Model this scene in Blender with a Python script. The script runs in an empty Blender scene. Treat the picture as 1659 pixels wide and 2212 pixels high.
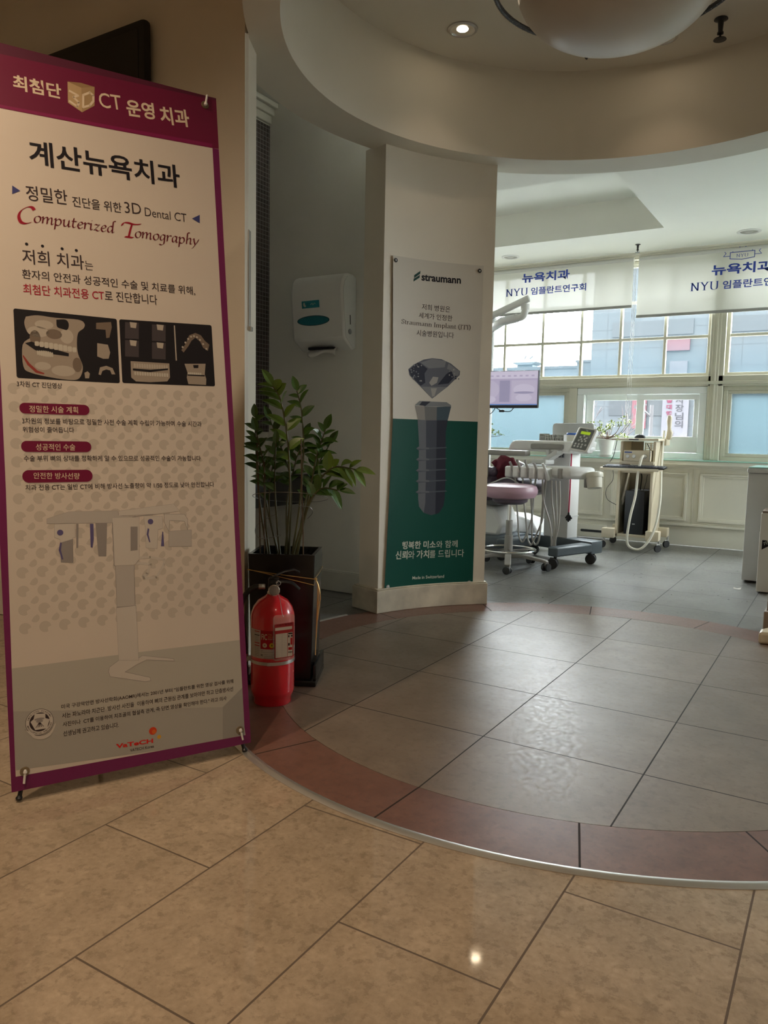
import bpy, bmesh, math, random
from mathutils import Matrix, Vector
random.seed(7)
PI = math.pi
SC = bpy.context.scene
COL = SC.collection

# ------------------------------------------------------------------ camera
cam = bpy.data.cameras.new('camera')
cam.sensor_fit = 'HORIZONTAL'; cam.sensor_width = 36.0
cam.lens = 36.0 * 1658.43 / 1659.0
cam.clip_start = 0.02; cam.clip_end = 500
co = bpy.data.objects.new('camera', cam); COL.objects.link(co)
yaw, pitch, roll = math.radians(31.2088), math.radians(5.7862), math.radians(1.0986)
fwd = Vector((-math.sin(yaw), math.cos(yaw), 0)); rgt = Vector((math.cos(yaw), math.sin(yaw), 0)); up = Vector((0, 0, 1))
f2 = fwd*math.cos(pitch) - up*math.sin(pitch); u2 = up*math.cos(pitch) + fwd*math.sin(pitch)
r3 = rgt*math.cos(roll) + u2*math.sin(roll); u3 = u2*math.cos(roll) - rgt*math.sin(roll)
co.matrix_world = Matrix(((r3.x, u3.x, -f2.x, 0), (r3.y, u3.y, -f2.y, 0), (r3.z, u3.z, -f2.z, 1.0), (0, 0, 0, 1)))
SC.camera = co

# ------------------------------------------------------------------ exposure, world, lights
vs = SC.view_settings
vs.view_transform = 'Standard'; vs.look = 'None'; vs.gamma = 1.0; vs.use_curve_mapping = False
vs.exposure = 0.46
SC.cycles.use_denoising = True
SC.cycles.max_bounces = 10; SC.cycles.diffuse_bounces = 6; SC.cycles.glossy_bounces = 4
SC.cycles.transparent_max_bounces = 12; SC.cycles.transmission_bounces = 6
SC.cycles.sample_clamp_indirect = 6.0
SC.cycles.caustics_reflective = False; SC.cycles.caustics_refractive = False

SKY = 40.0
w = bpy.data.worlds.new('sky'); SC.world = w; w.use_nodes = True
nt = w.node_tree; nt.nodes.clear()
tc = nt.nodes.new('ShaderNodeTexCoord'); sx = nt.nodes.new('ShaderNodeSeparateXYZ')
nt.links.new(tc.outputs['Generated'], sx.inputs[0])
rp = nt.nodes.new('ShaderNodeValToRGB')           # hazy bright sky above, dim grey ground below the horizon
rp.color_ramp.elements[0].position = 0.47; rp.color_ramp.elements[0].color = (.16, .17, .17, 1)
rp.color_ramp.elements[1].position = 0.52; rp.color_ramp.elements[1].color = (.90, .97, 1.0, 1)
ma = nt.nodes.new('ShaderNodeMath'); ma.operation = 'MULTIPLY_ADD'; ma.inputs[1].default_value = .5; ma.inputs[2].default_value = .5
nt.links.new(sx.outputs['Z'], ma.inputs[0]); nt.links.new(ma.outputs[0], rp.inputs[0])
bg = nt.nodes.new('ShaderNodeBackground'); wo = nt.nodes.new('ShaderNodeOutputWorld')
mb_ = nt.nodes.new('ShaderNodeMath'); mb_.operation = 'MULTIPLY_ADD'      # the sky is brighter on the side of the hidden sun
mb_.inputs[1].default_value = SKY*.38; mb_.inputs[2].default_value = SKY*.62
nt.links.new(sx.outputs['Y'], mb_.inputs[0]); nt.links.new(mb_.outputs[0], bg.inputs[1])
nt.links.new(rp.outputs[0], bg.inputs[0]); nt.links.new(bg.outputs[0], wo.inputs[0])

def lamp(name, kind, loc, power, color, size=.1, spot=None, blend=.6, target=None):
    l = bpy.data.lights.new(name, kind); l.energy = power; l.color = color
    if kind == 'SPOT': l.spot_size = spot; l.spot_blend = blend; l.shadow_soft_size = size
    elif kind == 'AREA': l.shape = 'DISK'; l.size = size
    else: l.shadow_soft_size = size
    o = bpy.data.objects.new(name, l); COL.objects.link(o); o.location = loc
    if target: o.rotation_euler = (Vector(target)-Vector(loc)).to_track_quat('-Z', 'Y').to_euler()
    return o
WARM = (1.0, .75, .52)
# the entry hall's own ceiling lamps, above and behind the camera
lamp('hall_lamp', 'SPOT', (-2.0, .45, 2.95), 84, WARM, .05, math.radians(158), 1.0)
lamp('hall_lamp', 'SPOT', (-1.1, .15, 2.95), 78, WARM, .05, math.radians(148), 1.0)
lamp('hall_lamp', 'SPOT', (.7, .7, 2.95), 14, (1.0, .84, .68), .05, math.radians(150), 1.0)
# daylight portals at the window openings
l = bpy.data.lights.new('window_portal', 'AREA'); l.shape = 'RECTANGLE'; l.size = .95; l.size_y = 1.2; l.cycles.is_portal = True
o = bpy.data.objects.new('window_portal', l); COL.objects.link(o); o.location = (2.72, 6.875, 1.9); o.rotation_euler = (PI/2, 0, PI/2)
for x0, x1, z0, z1 in ((-5.0, -1.17, .86, 2.72), (-1.05, 2.6, .86, 2.72)):
    l = bpy.data.lights.new('window_portal', 'AREA'); l.shape = 'RECTANGLE'; l.size = x1-x0; l.size_y = z1-z0
    l.cycles.is_portal = True
    o = bpy.data.objects.new('window_portal', l); COL.objects.link(o)
    o.location = ((x0+x1)/2, 7.86, (z0+z1)/2); o.rotation_euler = (-PI/2, 0, 0)

# ------------------------------------------------------------------ materials
MATS = {}
def mat(name, color, rough=.5, metal=0., spec=.5, noise=0., nscale=8., bump=0., bscale=60., emit=None, estr=0., coat=0., trans=0., detail=4.):
    if name in MATS: return MATS[name]
    m = bpy.data.materials.new(name); m.use_nodes = True
    t = m.node_tree; b = t.nodes['Principled BSDF']
    b.inputs['Base Color'].default_value = (*color, 1); b.inputs['Roughness'].default_value = rough
    b.inputs['Metallic'].default_value = metal; b.inputs['Specular IOR Level'].default_value = spec
    if coat: b.inputs['Coat Weight'].default_value = coat; b.inputs['Coat Roughness'].default_value = .08
    if trans: b.inputs['Transmission Weight'].default_value = trans
    if emit: b.inputs['Emission Color'].default_value = (*emit, 1); b.inputs['Emission Strength'].default_value = estr
    if noise or bump:
        c = t.nodes.new('ShaderNodeTexCoord')
    if noise:
        n = t.nodes.new('ShaderNodeTexNoise'); n.inputs['Scale'].default_value = nscale; n.inputs['Detail'].default_value = detail
        t.links.new(c.outputs['Object'], n.inputs['Vector'])
        r = t.nodes.new('ShaderNodeMapRange'); r.inputs[1].default_value = .3; r.inputs[2].default_value = .7
        r.inputs[3].default_value = 1-noise; r.inputs[4].default_value = 1+noise*.6
        t.links.new(n.outputs['Fac'], r.inputs[0])
        x = t.nodes.new('ShaderNodeMix'); x.data_type = 'RGBA'; x.blend_type = 'MULTIPLY'; x.inputs[0].default_value = 1
        x.inputs[6].default_value = (*color, 1); t.links.new(r.outputs[0], x.inputs[7]); t.links.new(x.outputs[2], b.inputs['Base Color'])
    if bump:
        n2 = t.nodes.new('ShaderNodeTexNoise'); n2.inputs['Scale'].default_value = bscale; n2.inputs['Detail'].default_value = 3
        t.links.new(c.outputs['Object'], n2.inputs['Vector'])
        bp = t.nodes.new('ShaderNodeBump'); bp.inputs['Strength'].default_value = bump; bp.inputs['Distance'].default_value = .01
        t.links.new(n2.outputs['Fac'], bp.inputs['Height']); t.links.new(bp.outputs[0], b.inputs['Normal'])
    MATS[name] = m
    return m

def thin(name, color, opacity, gloss=.06, translucent=.0):
    """a thin pane or cloth: part see-through, part scattering, a little shine"""
    if name in MATS: return MATS[name]
    m = bpy.data.materials.new(name); m.use_nodes = True; t = m.node_tree; t.nodes.clear()
    out = t.nodes.new('ShaderNodeOutputMaterial'); tr = t.nodes.new('ShaderNodeBsdfTransparent')
    tl = t.nodes.new('ShaderNodeBsdfTranslucent'); df = t.nodes.new('ShaderNodeBsdfDiffuse'); gl = t.nodes.new('ShaderNodeBsdfGlossy')
    gl.inputs['Roughness'].default_value = .05
    tl.inputs[0].default_value = (*color, 1); df.inputs[0].default_value = (*color, 1); tr.inputs[0].default_value = (1, 1, 1, 1)
    a = t.nodes.new('ShaderNodeMixShader'); a.inputs[0].default_value = 1-translucent
    t.links.new(tl.outputs[0], a.inputs[1]); t.links.new(df.outputs[0], a.inputs[2])
    b = t.nodes.new('ShaderNodeMixShader'); t.links.new(tr.outputs[0], b.inputs[1]); t.links.new(a.outputs[0], b.inputs[2])
    if isinstance(opacity, tuple):        # (low z, high z, opacity low, opacity high): grime that thickens towards the bottom, broken by noise
        c = t.nodes.new('ShaderNodeTexCoord'); s = t.nodes.new('ShaderNodeSeparateXYZ'); n = t.nodes.new('ShaderNodeTexNoise')
        n.inputs['Scale'].default_value = 5; n.inputs['Detail'].default_value = 6
        t.links.new(c.outputs['Object'], s.inputs[0]); t.links.new(c.outputs['Object'], n.inputs['Vector'])
        ad = t.nodes.new('ShaderNodeMath'); ad.operation = 'MULTIPLY_ADD'; ad.inputs[1].default_value = .25; t.links.new(n.outputs['Fac'], ad.inputs[0]); t.links.new(s.outputs['Z'], ad.inputs[2])
        r = t.nodes.new('ShaderNodeMapRange')
        for k, v in enumerate(opacity): r.inputs[1+k].default_value = v
        t.links.new(ad.outputs[0], r.inputs[0]); t.links.new(r.outputs[0], b.inputs[0])
    else: b.inputs[0].default_value = opacity
    c2 = t.nodes.new('ShaderNodeMixShader'); c2.inputs[0].default_value = gloss
    t.links.new(b.outputs[0], c2.inputs[1]); t.links.new(gl.outputs[0], c2.inputs[2]); t.links.new(c2.outputs[0], out.inputs[0])
    MATS[name] = m
    return m

class N:
    """tiny node helper"""
    def __init__(s, m): s.t = m.node_tree
    def math(s, op, a, b=None, c=None):
        n = s.t.nodes.new('ShaderNodeMath'); n.operation = op
        for k, v in enumerate((a, b, c)):
            if v is None: continue
            if isinstance(v, (int, float)): n.inputs[k].default_value = v
            else: s.t.links.new(v, n.inputs[k])
        return n.outputs[0]
    def mix(s, f, a, b, mode='MIX'):
        n = s.t.nodes.new('ShaderNodeMix'); n.data_type = 'RGBA'; n.blend_type = mode
        for k, v in ((0, f), (6, a), (7, b)):
            if isinstance(v, tuple): n.inputs[k].default_value = (*v, 1)
            elif isinstance(v, (int, float)): n.inputs[k].default_value = v
            else: s.t.links.new(v, n.inputs[k])
        return n.outputs[2]
    def noise(s, vec, scale, detail=4, rough=.5):
        n = s.t.nodes.new('ShaderNodeTexNoise'); n.inputs['Scale'].default_value = scale; n.inputs['Detail'].default_value = detail
        n.inputs['Roughness'].default_value = rough; s.t.links.new(vec, n.inputs['Vector']); return n.outputs['Fac']
    def rng(s, v, a, b, c, d):
        n = s.t.nodes.new('ShaderNodeMapRange'); s.t.links.new(v, n.inputs[0])
        for k, q in enumerate((a, b, c, d)): n.inputs[k+1].default_value = q
        return n.outputs[0]

def tile_mat(name, c1, c2, grout, rough, kind, prm, spec=.5, bump=.06, rough_noise=.12, mott=6., flecks=0., jw=.0023):
    """floor tiles: mottled colour, thin dark joints. kind: 'grid' (x0,w,y0,h,stagger) or 'radial' (cx,cy,[angles in degrees]) or 'none'"""
    m = bpy.data.materials.new(name); m.use_nodes = True; k = N(m); t = m.node_tree; b = t.nodes['Principled BSDF']
    c = t.nodes.new('ShaderNodeTexCoord').outputs['Object']
    s = t.nodes.new('ShaderNodeSeparateXYZ'); t.links.new(c, s.inputs[0]); X, Y = s.outputs[0], s.outputs[1]
    n1 = k.noise(c, mott, 6, .6); n2 = k.noise(c, mott*9, 5, .65); n3 = k.noise(c, 1.3, 3)
    f = k.rng(k.math('ADD', k.math('MULTIPLY', n1, .55), k.math('MULTIPLY', n2, .45)), .36, .64, 0, 1)
    col = k.mix(f, c1, c2); col = k.mix(k.rng(n3, .35, .65, 0, .22), col, tuple(q*.7 for q in c1))
    if flecks:
        fl = k.noise(c, 34, 5, .7); col = k.mix(k.rng(fl, .53, .60, 0, flecks), col, tuple(q*.55 for q in c1)); fl2 = k.noise(c, 21, 4, .7); col = k.mix(k.rng(fl2, .56, .66, 0, flecks*.7), col, tuple(min(1, q*1.25) for q in c2))
    g = None
    if kind == 'grid':
        x0, wd, y0, h, stag = prm
        fx = k.math('DIVIDE', k.math('SUBTRACT', X, x0), wd)
        ix = k.math('FLOOR', fx)
        odd = k.math('FLOORED_MODULO', ix, 2.0) if stag else 0.0
        fy = k.math('DIVIDE', k.math('SUBTRACT', Y, y0), h)
        if stag: fy = k.math('ADD', fy, k.math('MULTIPLY', odd, stag))
        def edge(v, sz):
            fr = k.math('FRACT', v); d = k.math('MINIMUM', fr, k.math('SUBTRACT', 1.0, fr)); return k.math('MULTIPLY', d, sz)
        d = k.math('MINIMUM', edge(fx, wd), edge(fy, h))
        tid = k.math('ADD', k.math('MULTIPLY', ix, 17.3), k.math('MULTIPLY', k.math('FLOOR', fy), 5.71))
        wn = t.nodes.new('ShaderNodeTexWhiteNoise'); wn.noise_dimensions = '1D'; t.links.new(tid, wn.inputs['W'])
        col = k.mix(k.rng(wn.outputs['Value'], 0, 1, 0, .18), col, tuple(q*.72 for q in c1))
        g = k.math('LESS_THAN', d, jw)
    elif kind == 'radial':
        cx, cy, angs = prm
        for a in angs:
            ca, sa = math.cos(math.radians(a)), math.sin(math.radians(a))
            dx, dy = k.math('SUBTRACT', X, cx), k.math('SUBTRACT', Y, cy)
            perp = k.math('ABSOLUTE', k.math('SUBTRACT', k.math('MULTIPLY', dx, sa), k.math('MULTIPLY', dy, ca)))
            along = k.math('GREATER_THAN', k.math('ADD', k.math('MULTIPLY', dx, ca), k.math('MULTIPLY', dy, sa)), 0.)
            gi = k.math('MULTIPLY', k.math('LESS_THAN', perp, .0028), along)
            g = gi if g is None else k.math('MAXIMUM', g, gi)
    if g is not None:
        col = k.mix(g, col, grout)
    t.links.new(col, b.inputs['Base Color'])
    r = k.rng(n2, .3, .7, rough-rough_noise*.5, rough+rough_noise)
    if g is not None: r = k.math('MAXIMUM', r, k.math('MULTIPLY', g, .8))
    t.links.new(r, b.inputs['Roughness']); b.inputs['Specular IOR Level'].default_value = spec
    bp = t.nodes.new('ShaderNodeBump'); bp.inputs['Strength'].default_value = bump; bp.inputs['Distance'].default_value = .0012
    h = k.math('ADD', k.math('MULTIPLY', n2, .6), k.math('MULTIPLY', k.noise(c, 220, 2), .4))
    if g is not None: h = k.math('SUBTRACT', h, k.math('MULTIPLY', g, 1.5))
    t.links.new(h, bp.inputs['Height']); t.links.new(bp.outputs[0], b.inputs['Normal'])
    MATS[name] = m
    return m

paint = mat('cream_paint', (.74, .69, .59), .55, noise=.05, nscale=2.5, bump=.04, bscale=90)
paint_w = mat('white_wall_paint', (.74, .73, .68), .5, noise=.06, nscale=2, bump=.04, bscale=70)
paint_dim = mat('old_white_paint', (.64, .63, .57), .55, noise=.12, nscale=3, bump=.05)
ceil_m = mat('ceiling_paint', (.88, .88, .82), .7, noise=.03, nscale=1.5)
drum_m = mat('drum_paint', (.72, .68, .59), .6, noise=.04, nscale=2)
wains = mat('panel_paint', (.72, .70, .60), .45, noise=.05, nscale=4)
frame_m = mat('window_frame_paint', (.55, .53, .43), .45, noise=.06, nscale=5)
pvc = mat('white_plastic_frame', (.74, .77, .76), .35)
plast = mat('white_plastic', (.74, .74, .72), .35, noise=.03, nscale=4)
plast_g = mat('light_grey_plastic', (.60, .61, .60), .4, noise=.03)
grey_pl = mat('grey_plastic', (.30, .29, .27), .45)
dgrey = mat('slate_metal', (.075, .095, .11), .4)
beige_m = mat('beige_metal', (.66, .58, .43), .42, noise=.05, nscale=5)
black_pl = mat('black_plastic', (.012, .012, .014), .38)
rubber = mat('black_rubber', (.02, .021, .022), .6)
chrome = mat('chrome', (.75, .75, .74), .16, metal=1)
steel = mat('brushed_steel', (.55, .54, .52), .35, metal=1)
mauve = mat('mauve_leather', (.40, .25, .31), .38, noise=.06, nscale=6, bump=.05, bscale=160)
purple = mat('dark_purple_leather', (.10, .075, .105), .35, noise=.06, nscale=6, bump=.05, bscale=160)
maroon = mat('maroon_cloth', (.20, .035, .055), .8, noise=.25, nscale=12, bump=.3, bscale=40)
red_m = mat('red_enamel', (.66, .012, .026), .22, coat=.6, noise=.04, nscale=4)
soil_m = mat('soil', (.035, .026, .018), .9, noise=.5, nscale=40, bump=.8, bscale=80)
planter_m = mat('black_ceramic', (.010, .011, .013), .22, noise=.2, nscale=5)
leaf_m = mat('dark_green_leaf', (.055, .13, .018), .32, noise=.35, nscale=9)
leaf_l = mat('light_green_leaf', (.12, .21, .025), .35, noise=.3, nscale=9)
stem_m = mat('green_stem', (.085, .085, .03), .5, noise=.3, nscale=14)
wood_stake = mat('brown_stem', (.10, .065, .03), .6, noise=.3, nscale=14)
gold = mat('gold_ribbon', (.55, .36, .12), .35, metal=.4)
wire_m = mat('thin_wire', (.30, .30, .28), .35, metal=.9)
glow = mat('lamp_glow', (1, .9, .75), .4, emit=(1, .80, .55), estr=24)
hose_m = mat('grey_hose', (.42, .41, .38), .45)
hose_w = mat('cream_hose', (.72, .69, .58), .4)
clear_g = thin('clear_window_glass', (.035, .055, .068), (1.60, 2.05, .42, .08), .04, .9)
frost_g = thin('frosted_window_glass', (.068, .100, .112), (.90, 1.75, .80, .62), .05, .9)
open_g = thin('sliding_window_glass', (.05, .05, .06), .05, .04, .9)
blind_m = thin('blind_fabric', (.74, .74, .68), .995, .0, .08)
blind_ink = thin('blind_print', (.07, .11, .45), 1.0, .0, .09)
green_gl = mat('green_edge_glass', (.33, .60, .50), .1, spec=.6)

# ------------------------------------------------------------------ mesh building
class MB:
    def __init__(s): s.v = []; s.f = []; s.m = []; s.M = Matrix.Identity(4); s.mi = 0
    def at(s, loc=(0, 0, 0), rot=(0, 0, 0)):
        from mathutils import Euler
        s.M = Matrix.Translation(loc) @ Euler(rot).to_matrix().to_4x4(); return s
    def add(s, vs_, fs_):
        k = len(s.v)
        s.v += [s.M @ Vector(p) for p in vs_]
        s.f += [tuple(i+k for i in f) for f in fs_]; s.m += [s.mi]*len(fs_); return s
    def box(s, a, b, bev=0.):
        x0, y0, z0 = (min(a[i], b[i]) for i in range(3)); x1, y1, z1 = (max(a[i], b[i]) for i in range(3))
        if not bev:
            return s.add([(x0, y0, z0), (x1, y0, z0), (x1, y1, z0), (x0, y1, z0), (x0, y0, z1), (x1, y0, z1), (x1, y1, z1), (x0, y1, z1)],
                         [(0, 3, 2, 1), (4, 5, 6, 7), (0, 1, 5, 4), (1, 2, 6, 5), (2, 3, 7, 6), (3, 0, 4, 7)])
        bm = bmesh.new(); bmesh.ops.create_cube(bm, size=1)
        for v in bm.verts: v.co = Vector(((x0+x1)/2+v.co.x*(x1-x0), (y0+y1)/2+v.co.y*(y1-y0), (z0+z1)/2+v.co.z*(z1-z0)))
        bev = min(bev, .49*min(x1-x0, y1-y0, z1-z0))
        bmesh.ops.bevel(bm, geom=bm.edges[:], offset=bev, segments=2, affect='EDGES', profile=.6)
        return s.bm(bm)
    def bm(s, bm):
        bm.verts.index_update(); vs_ = [v.co.copy() for v in bm.verts]; fs_ = [[v.index for v in f.verts] for f in bm.faces]; bm.free()
        return s.add(vs_, fs_)
    def lathe(s, prof, c=(0, 0, 0), n=32, axis='z', cap=True, a0=0., a1=2*PI):
        """prof: (radius, height) pairs turned about an axis through c"""
        full = abs(a1-a0-2*PI) < 1e-6; cols = n if full else n+1
        vs_, fs_ = [], []
        for r, h in prof:
            for i in range(cols):
                a = a0+(a1-a0)*i/n; x, y = r*math.cos(a), r*math.sin(a)
                p = {'z': (x, y, h), 'y': (x, h, y), 'x': (h, x, y)}[axis]
                vs_.append((c[0]+p[0], c[1]+p[1], c[2]+p[2]))
        for j in range(len(prof)-1):
            for i in range(n):
                i2 = (i+1) % cols if full else i+1
                q = (j*cols+i, j*cols+i2, (j+1)*cols+i2, (j+1)*cols+i)
                fs_.append(q if axis != 'y' else q[::-1])
        if cap and full:
            if prof[0][0] > 1e-5: fs_.append(tuple(range(cols))[::-1])
            if prof[-1][0] > 1e-5: fs_.append(tuple((len(prof)-1)*cols+i for i in range(cols)))
        return s.add(vs_, fs_)
    def cyl(s, c, r, h, n=24, axis='z', r2=None, bev=0.):
        r2 = r if r2 is None else r2
        pr = [(r, 0), (r2, h)] if not bev else [(r-bev, 0), (r, bev), (r2, h-bev), (r2-bev, h)]
        return s.lathe(pr, c, n, axis)
    def tube(s, pts, r, n=8, closed=False, r1=None, flat=1.):
        P = [Vector(p) for p in pts]; vs_, fs_ = [], []; L = len(P); prev = None
        for i, p in enumerate(P):
            if closed: t = (P[(i+1) % L]-P[i-1])
            else: t = P[min(i+1, L-1)]-P[max(i-1, 0)]
            t.normalize()
            if prev is None: a = t.orthogonal().normalized()
            else: a = (prev-t*prev.dot(t)); a = a.normalized() if a.length > 1e-6 else t.orthogonal().normalized()
            prev = a; b = t.cross(a); rr = r if r1 is None else r+(r1-r)*i/max(1, L-1)
            for k in range(n): q = 2*PI*k/n; vs_.append(p+a*math.cos(q)*rr+b*math.sin(q)*rr*flat)
        for i in range(L if closed else L-1):
            for k in range(n):
                j = (i+1) % L; fs_.append((i*n+k, i*n+(k+1) % n, j*n+(k+1) % n, j*n+k))
        if not closed: fs_ += [tuple(range(n))[::-1], tuple((L-1)*n+k for k in range(n))]
        return s.add(vs_, fs_)
    def prism(s, poly, d0, d1, plane='xz'):
        """outline given in a plane, pushed from d0 to d1 along the third axis"""
        def P(u, v, d): return {'xz': (u, d, v), 'xy': (u, v, d), 'yz': (d, u, v)}[plane]
        n = len(poly)
        return s.add([P(u, v, d0) for u, v in poly]+[P(u, v, d1) for u, v in poly],
                     [tuple(range(n)), tuple(range(2*n-1, n-1, -1))]+[(i, n+i, n+(i+1) % n, (i+1) % n) for i in range(n)])
    def build(s, name, mats, parent=None, loc=None, smooth=True, bevel=0., sub=0):
        me = bpy.data.meshes.new(name); me.from_pydata([tuple(p) for p in s.v], [], s.f)
        for m_ in (mats if isinstance(mats, (list, tuple)) else [mats]): me.materials.append(m_)
        for p, k in zip(me.polygons, s.m): p.material_index = k
        bm = bmesh.new(); bm.from_mesh(me); bmesh.ops.recalc_face_normals(bm, faces=bm.faces[:]); bm.to_mesh(me); bm.free()
        if smooth: me.shade_smooth(); me.set_sharp_from_angle(angle=math.radians(38))
        o = bpy.data.objects.new(name, me); COL.objects.link(o)
        if parent: o.parent = parent
        if loc: o.location = loc
        if bevel:
            b = o.modifiers.new('bevel', 'BEVEL'); b.width = bevel; b.segments = 2; b.limit_method = 'ANGLE'; b.angle_limit = math.radians(40)
        if sub:
            b = o.modifiers.new('sub', 'SUBSURF'); b.levels = sub; b.render_levels = sub
        return o

def tag(o, label, cat, group=None):
    o['label'] = label; o['category'] = cat
    if group: o['group'] = group
    return o
def thing(name, label, cat, loc=(0, 0, 0), rz=0., group=None):
    o = bpy.data.objects.new(name, None); o.empty_display_size = .1; COL.objects.link(o)
    o.location = loc; o.rotation_euler = (0, 0, rz); return tag(o, label, cat, group)
def struct(o):
    o['kind'] = 'structure'; return o
def sroot(name, loc=(0, 0, 0)):
    o = bpy.data.objects.new(name, None); COL.objects.link(o); o.location = loc; return struct(o)
def copy_tree(o, loc=None, rz=None, label=None, parent=None):
    c = o.copy(); COL.objects.link(c)
    if parent: c.parent = parent
    for ch in list(o.children): copy_tree(ch, parent=c)
    if loc: c.location = loc
    if rz is not None: c.rotation_euler.z = rz
    if label: c['label'] = label
    return c
def spline(pts, n=8):
    """smooth curve through points (Catmull-Rom)"""
    P = [Vector(p) for p in pts]; P = [P[0]*2-P[1]]+P+[P[-1]*2-P[-2]]; out = []
    for i in range(1, len(P)-2):
        for k in range(n):
            t = k/n; a, b, c, d = P[i-1:i+3]
            out.append(.5*((2*b)+(c-a)*t+(2*a-5*b+4*c-d)*t*t+(3*b-a-3*c+d)*t**3))
    return out+[P[-2]]
def rrect(w_, h_, r, n=5, cx=0., cy=0.):
    o = []
    for sx_, sy_, a in ((1, 1, 0), (-1, 1, 90), (-1, -1, 180), (1, -1, 270)):
        for k in range(n+1):
            q = math.radians(a+90*k/n); o.append((cx+sx_*(w_/2-r)+r*math.cos(q), cy+sy_*(h_/2-r)+r*math.sin(q)))
    return o

# ------------------------------------------------------------------ flat printing on sheets
def text2d(s, bold=0.):
    c = bpy.data.curves.new('txt', 'FONT'); c.body = s; c.offset = bold; c.resolution_u = 3
    o = bpy.data.objects.new('txt', c); me = bpy.data.meshes.new_from_object(o)
    V = [(v.co.x, v.co.y) for v in me.vertices]; F = [tuple(p.vertices) for p in me.polygons]
    bpy.data.objects.remove(o); bpy.data.curves.remove(c); bpy.data.meshes.remove(me)
    return V, F
def fit(V, p0, p1, h):
    xs = [v[0] for v in V]; ys = [v[1] for v in V]; a, b, c, d = min(xs), max(xs), min(ys), max(ys)
    ex = (p1[0]-p0[0], p1[1]-p0[1]); L = math.hypot(*ex); nx, ny = -ex[1]/L, ex[0]/L
    return [(p0[0]+ex[0]*(x-a)/(b-a)+nx*h*(y-c)/(d-c), p0[1]+ex[1]*(x-a)/(b-a)+ny*h*(y-c)/(d-c)) for x, y in V]
def disc(cx, cy, r, n=20, ry=None): return [(cx+r*math.cos(2*PI*k/n), cy+(ry or r)*math.sin(2*PI*k/n)) for k in range(n)]
def ring2(cx, cy, r0, r1, n=28):
    V = disc(cx, cy, r0, n)+disc(cx, cy, r1, n)
    return V, [(k, (k+1) % n, n+(k+1) % n, n+k) for k in range(n)]
class Print:
    """flat coloured shapes laid on a sheet; put() maps sheet (u, v, lift) to the sheet's space"""
    def __init__(s, put, strip=0.): s.put = put; s.strip = strip; s.mb = MB(); s.mats = []; s.lift = .0008
    def ink(s, m):
        if m not in s.mats: s.mats.append(m)
        s.mb.mi = s.mats.index(m)
    def shape(s, V, F, m, lift=None):
        s.ink(m); l = s.lift if lift is None else lift
        if s.strip:
            bm = bmesh.new(); vv = [bm.verts.new((x, y, 0)) for x, y in V]
            for f in F:
                try: bm.faces.new([vv[i] for i in f])
                except ValueError: pass
            bmesh.ops.triangulate(bm, faces=bm.faces[:])
            us = [p[0] for p in V]; k = math.ceil(min(us)/s.strip)
            while k*s.strip < max(us):
                bmesh.ops.bisect_plane(bm, geom=bm.verts[:]+bm.edges[:]+bm.faces[:], plane_co=(k*s.strip, 0, 0), plane_no=(1, 0, 0)); k += 1
            bm.verts.index_update(); V = [(v.co.x, v.co.y) for v in bm.verts]; F = [[v.index for v in f.verts] for f in bm.faces]; bm.free()
        s.mb.add([s.put(x, y, l) for x, y in V], F)
    def poly(s, pts, m, lift=None): s.shape(pts, [tuple(range(len(pts)))], m, lift)
    def text(s, t, p0, p1, h, m, bold=0., lift=None):
        V, F = text2d(t, bold); s.shape(fit(V, p0, p1, h), F, m, lift)
    def nib(s, strokes, org, sc, m, wdt=.09, ang=38, slant=.22, lift=None, ex=(1, 0)):
        """broad-nib pen strokes (lists of points in em units) for italic and roman hand lettering"""
        nx, ny = wdt*math.cos(math.radians(ang))/2, wdt*math.sin(math.radians(ang))/2
        for st in strokes:
            pts = [p.to_2d() for p in spline([(x, y, 0) for x, y in st], 5)] if len(st) > 2 else [Vector(p) for p in st]
            for a, b in zip(pts, pts[1:]):
                q = [(a.x-nx, a.y-ny), (a.x+nx, a.y+ny), (b.x+nx, b.y+ny), (b.x-nx, b.y-ny)]
                e = .012
                d = (b-a); d = d.normalized() if d.length else Vector((1, 0)); pr = Vector((-d.y, d.x))*e
                q2 = [tuple(a+pr), tuple(b+pr), tuple(b-pr), tuple(a-pr)]
                for Q in (q, q2):
                    area = sum(Q[i][0]*Q[(i+1) % 4][1]-Q[(i+1) % 4][0]*Q[i][1] for i in range(4))
                    if abs(area) < 1e-5: continue
                    s.shape([(org[0]+(x+slant*y)*sc*ex[0], org[1]+(x+slant*y)*sc*ex[1]+y*sc) for x, y in Q], [(0, 1, 2, 3)], m, lift)
    def build(s, name, parent): return s.mb.build(name, s.mats, parent, smooth=False)

# ================================================================== THE ROOM
CX, CY = -.88, 3.14            # centre of the round ceiling
FX, FY = -.915, 3.09           # centre of the round floor
RI, RO, HS, HD = 1.30, 1.533, 2.532, 3.0
CEIL, WALLY = 2.76, 7.72
XL, XR = -5.0, 2.6

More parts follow.
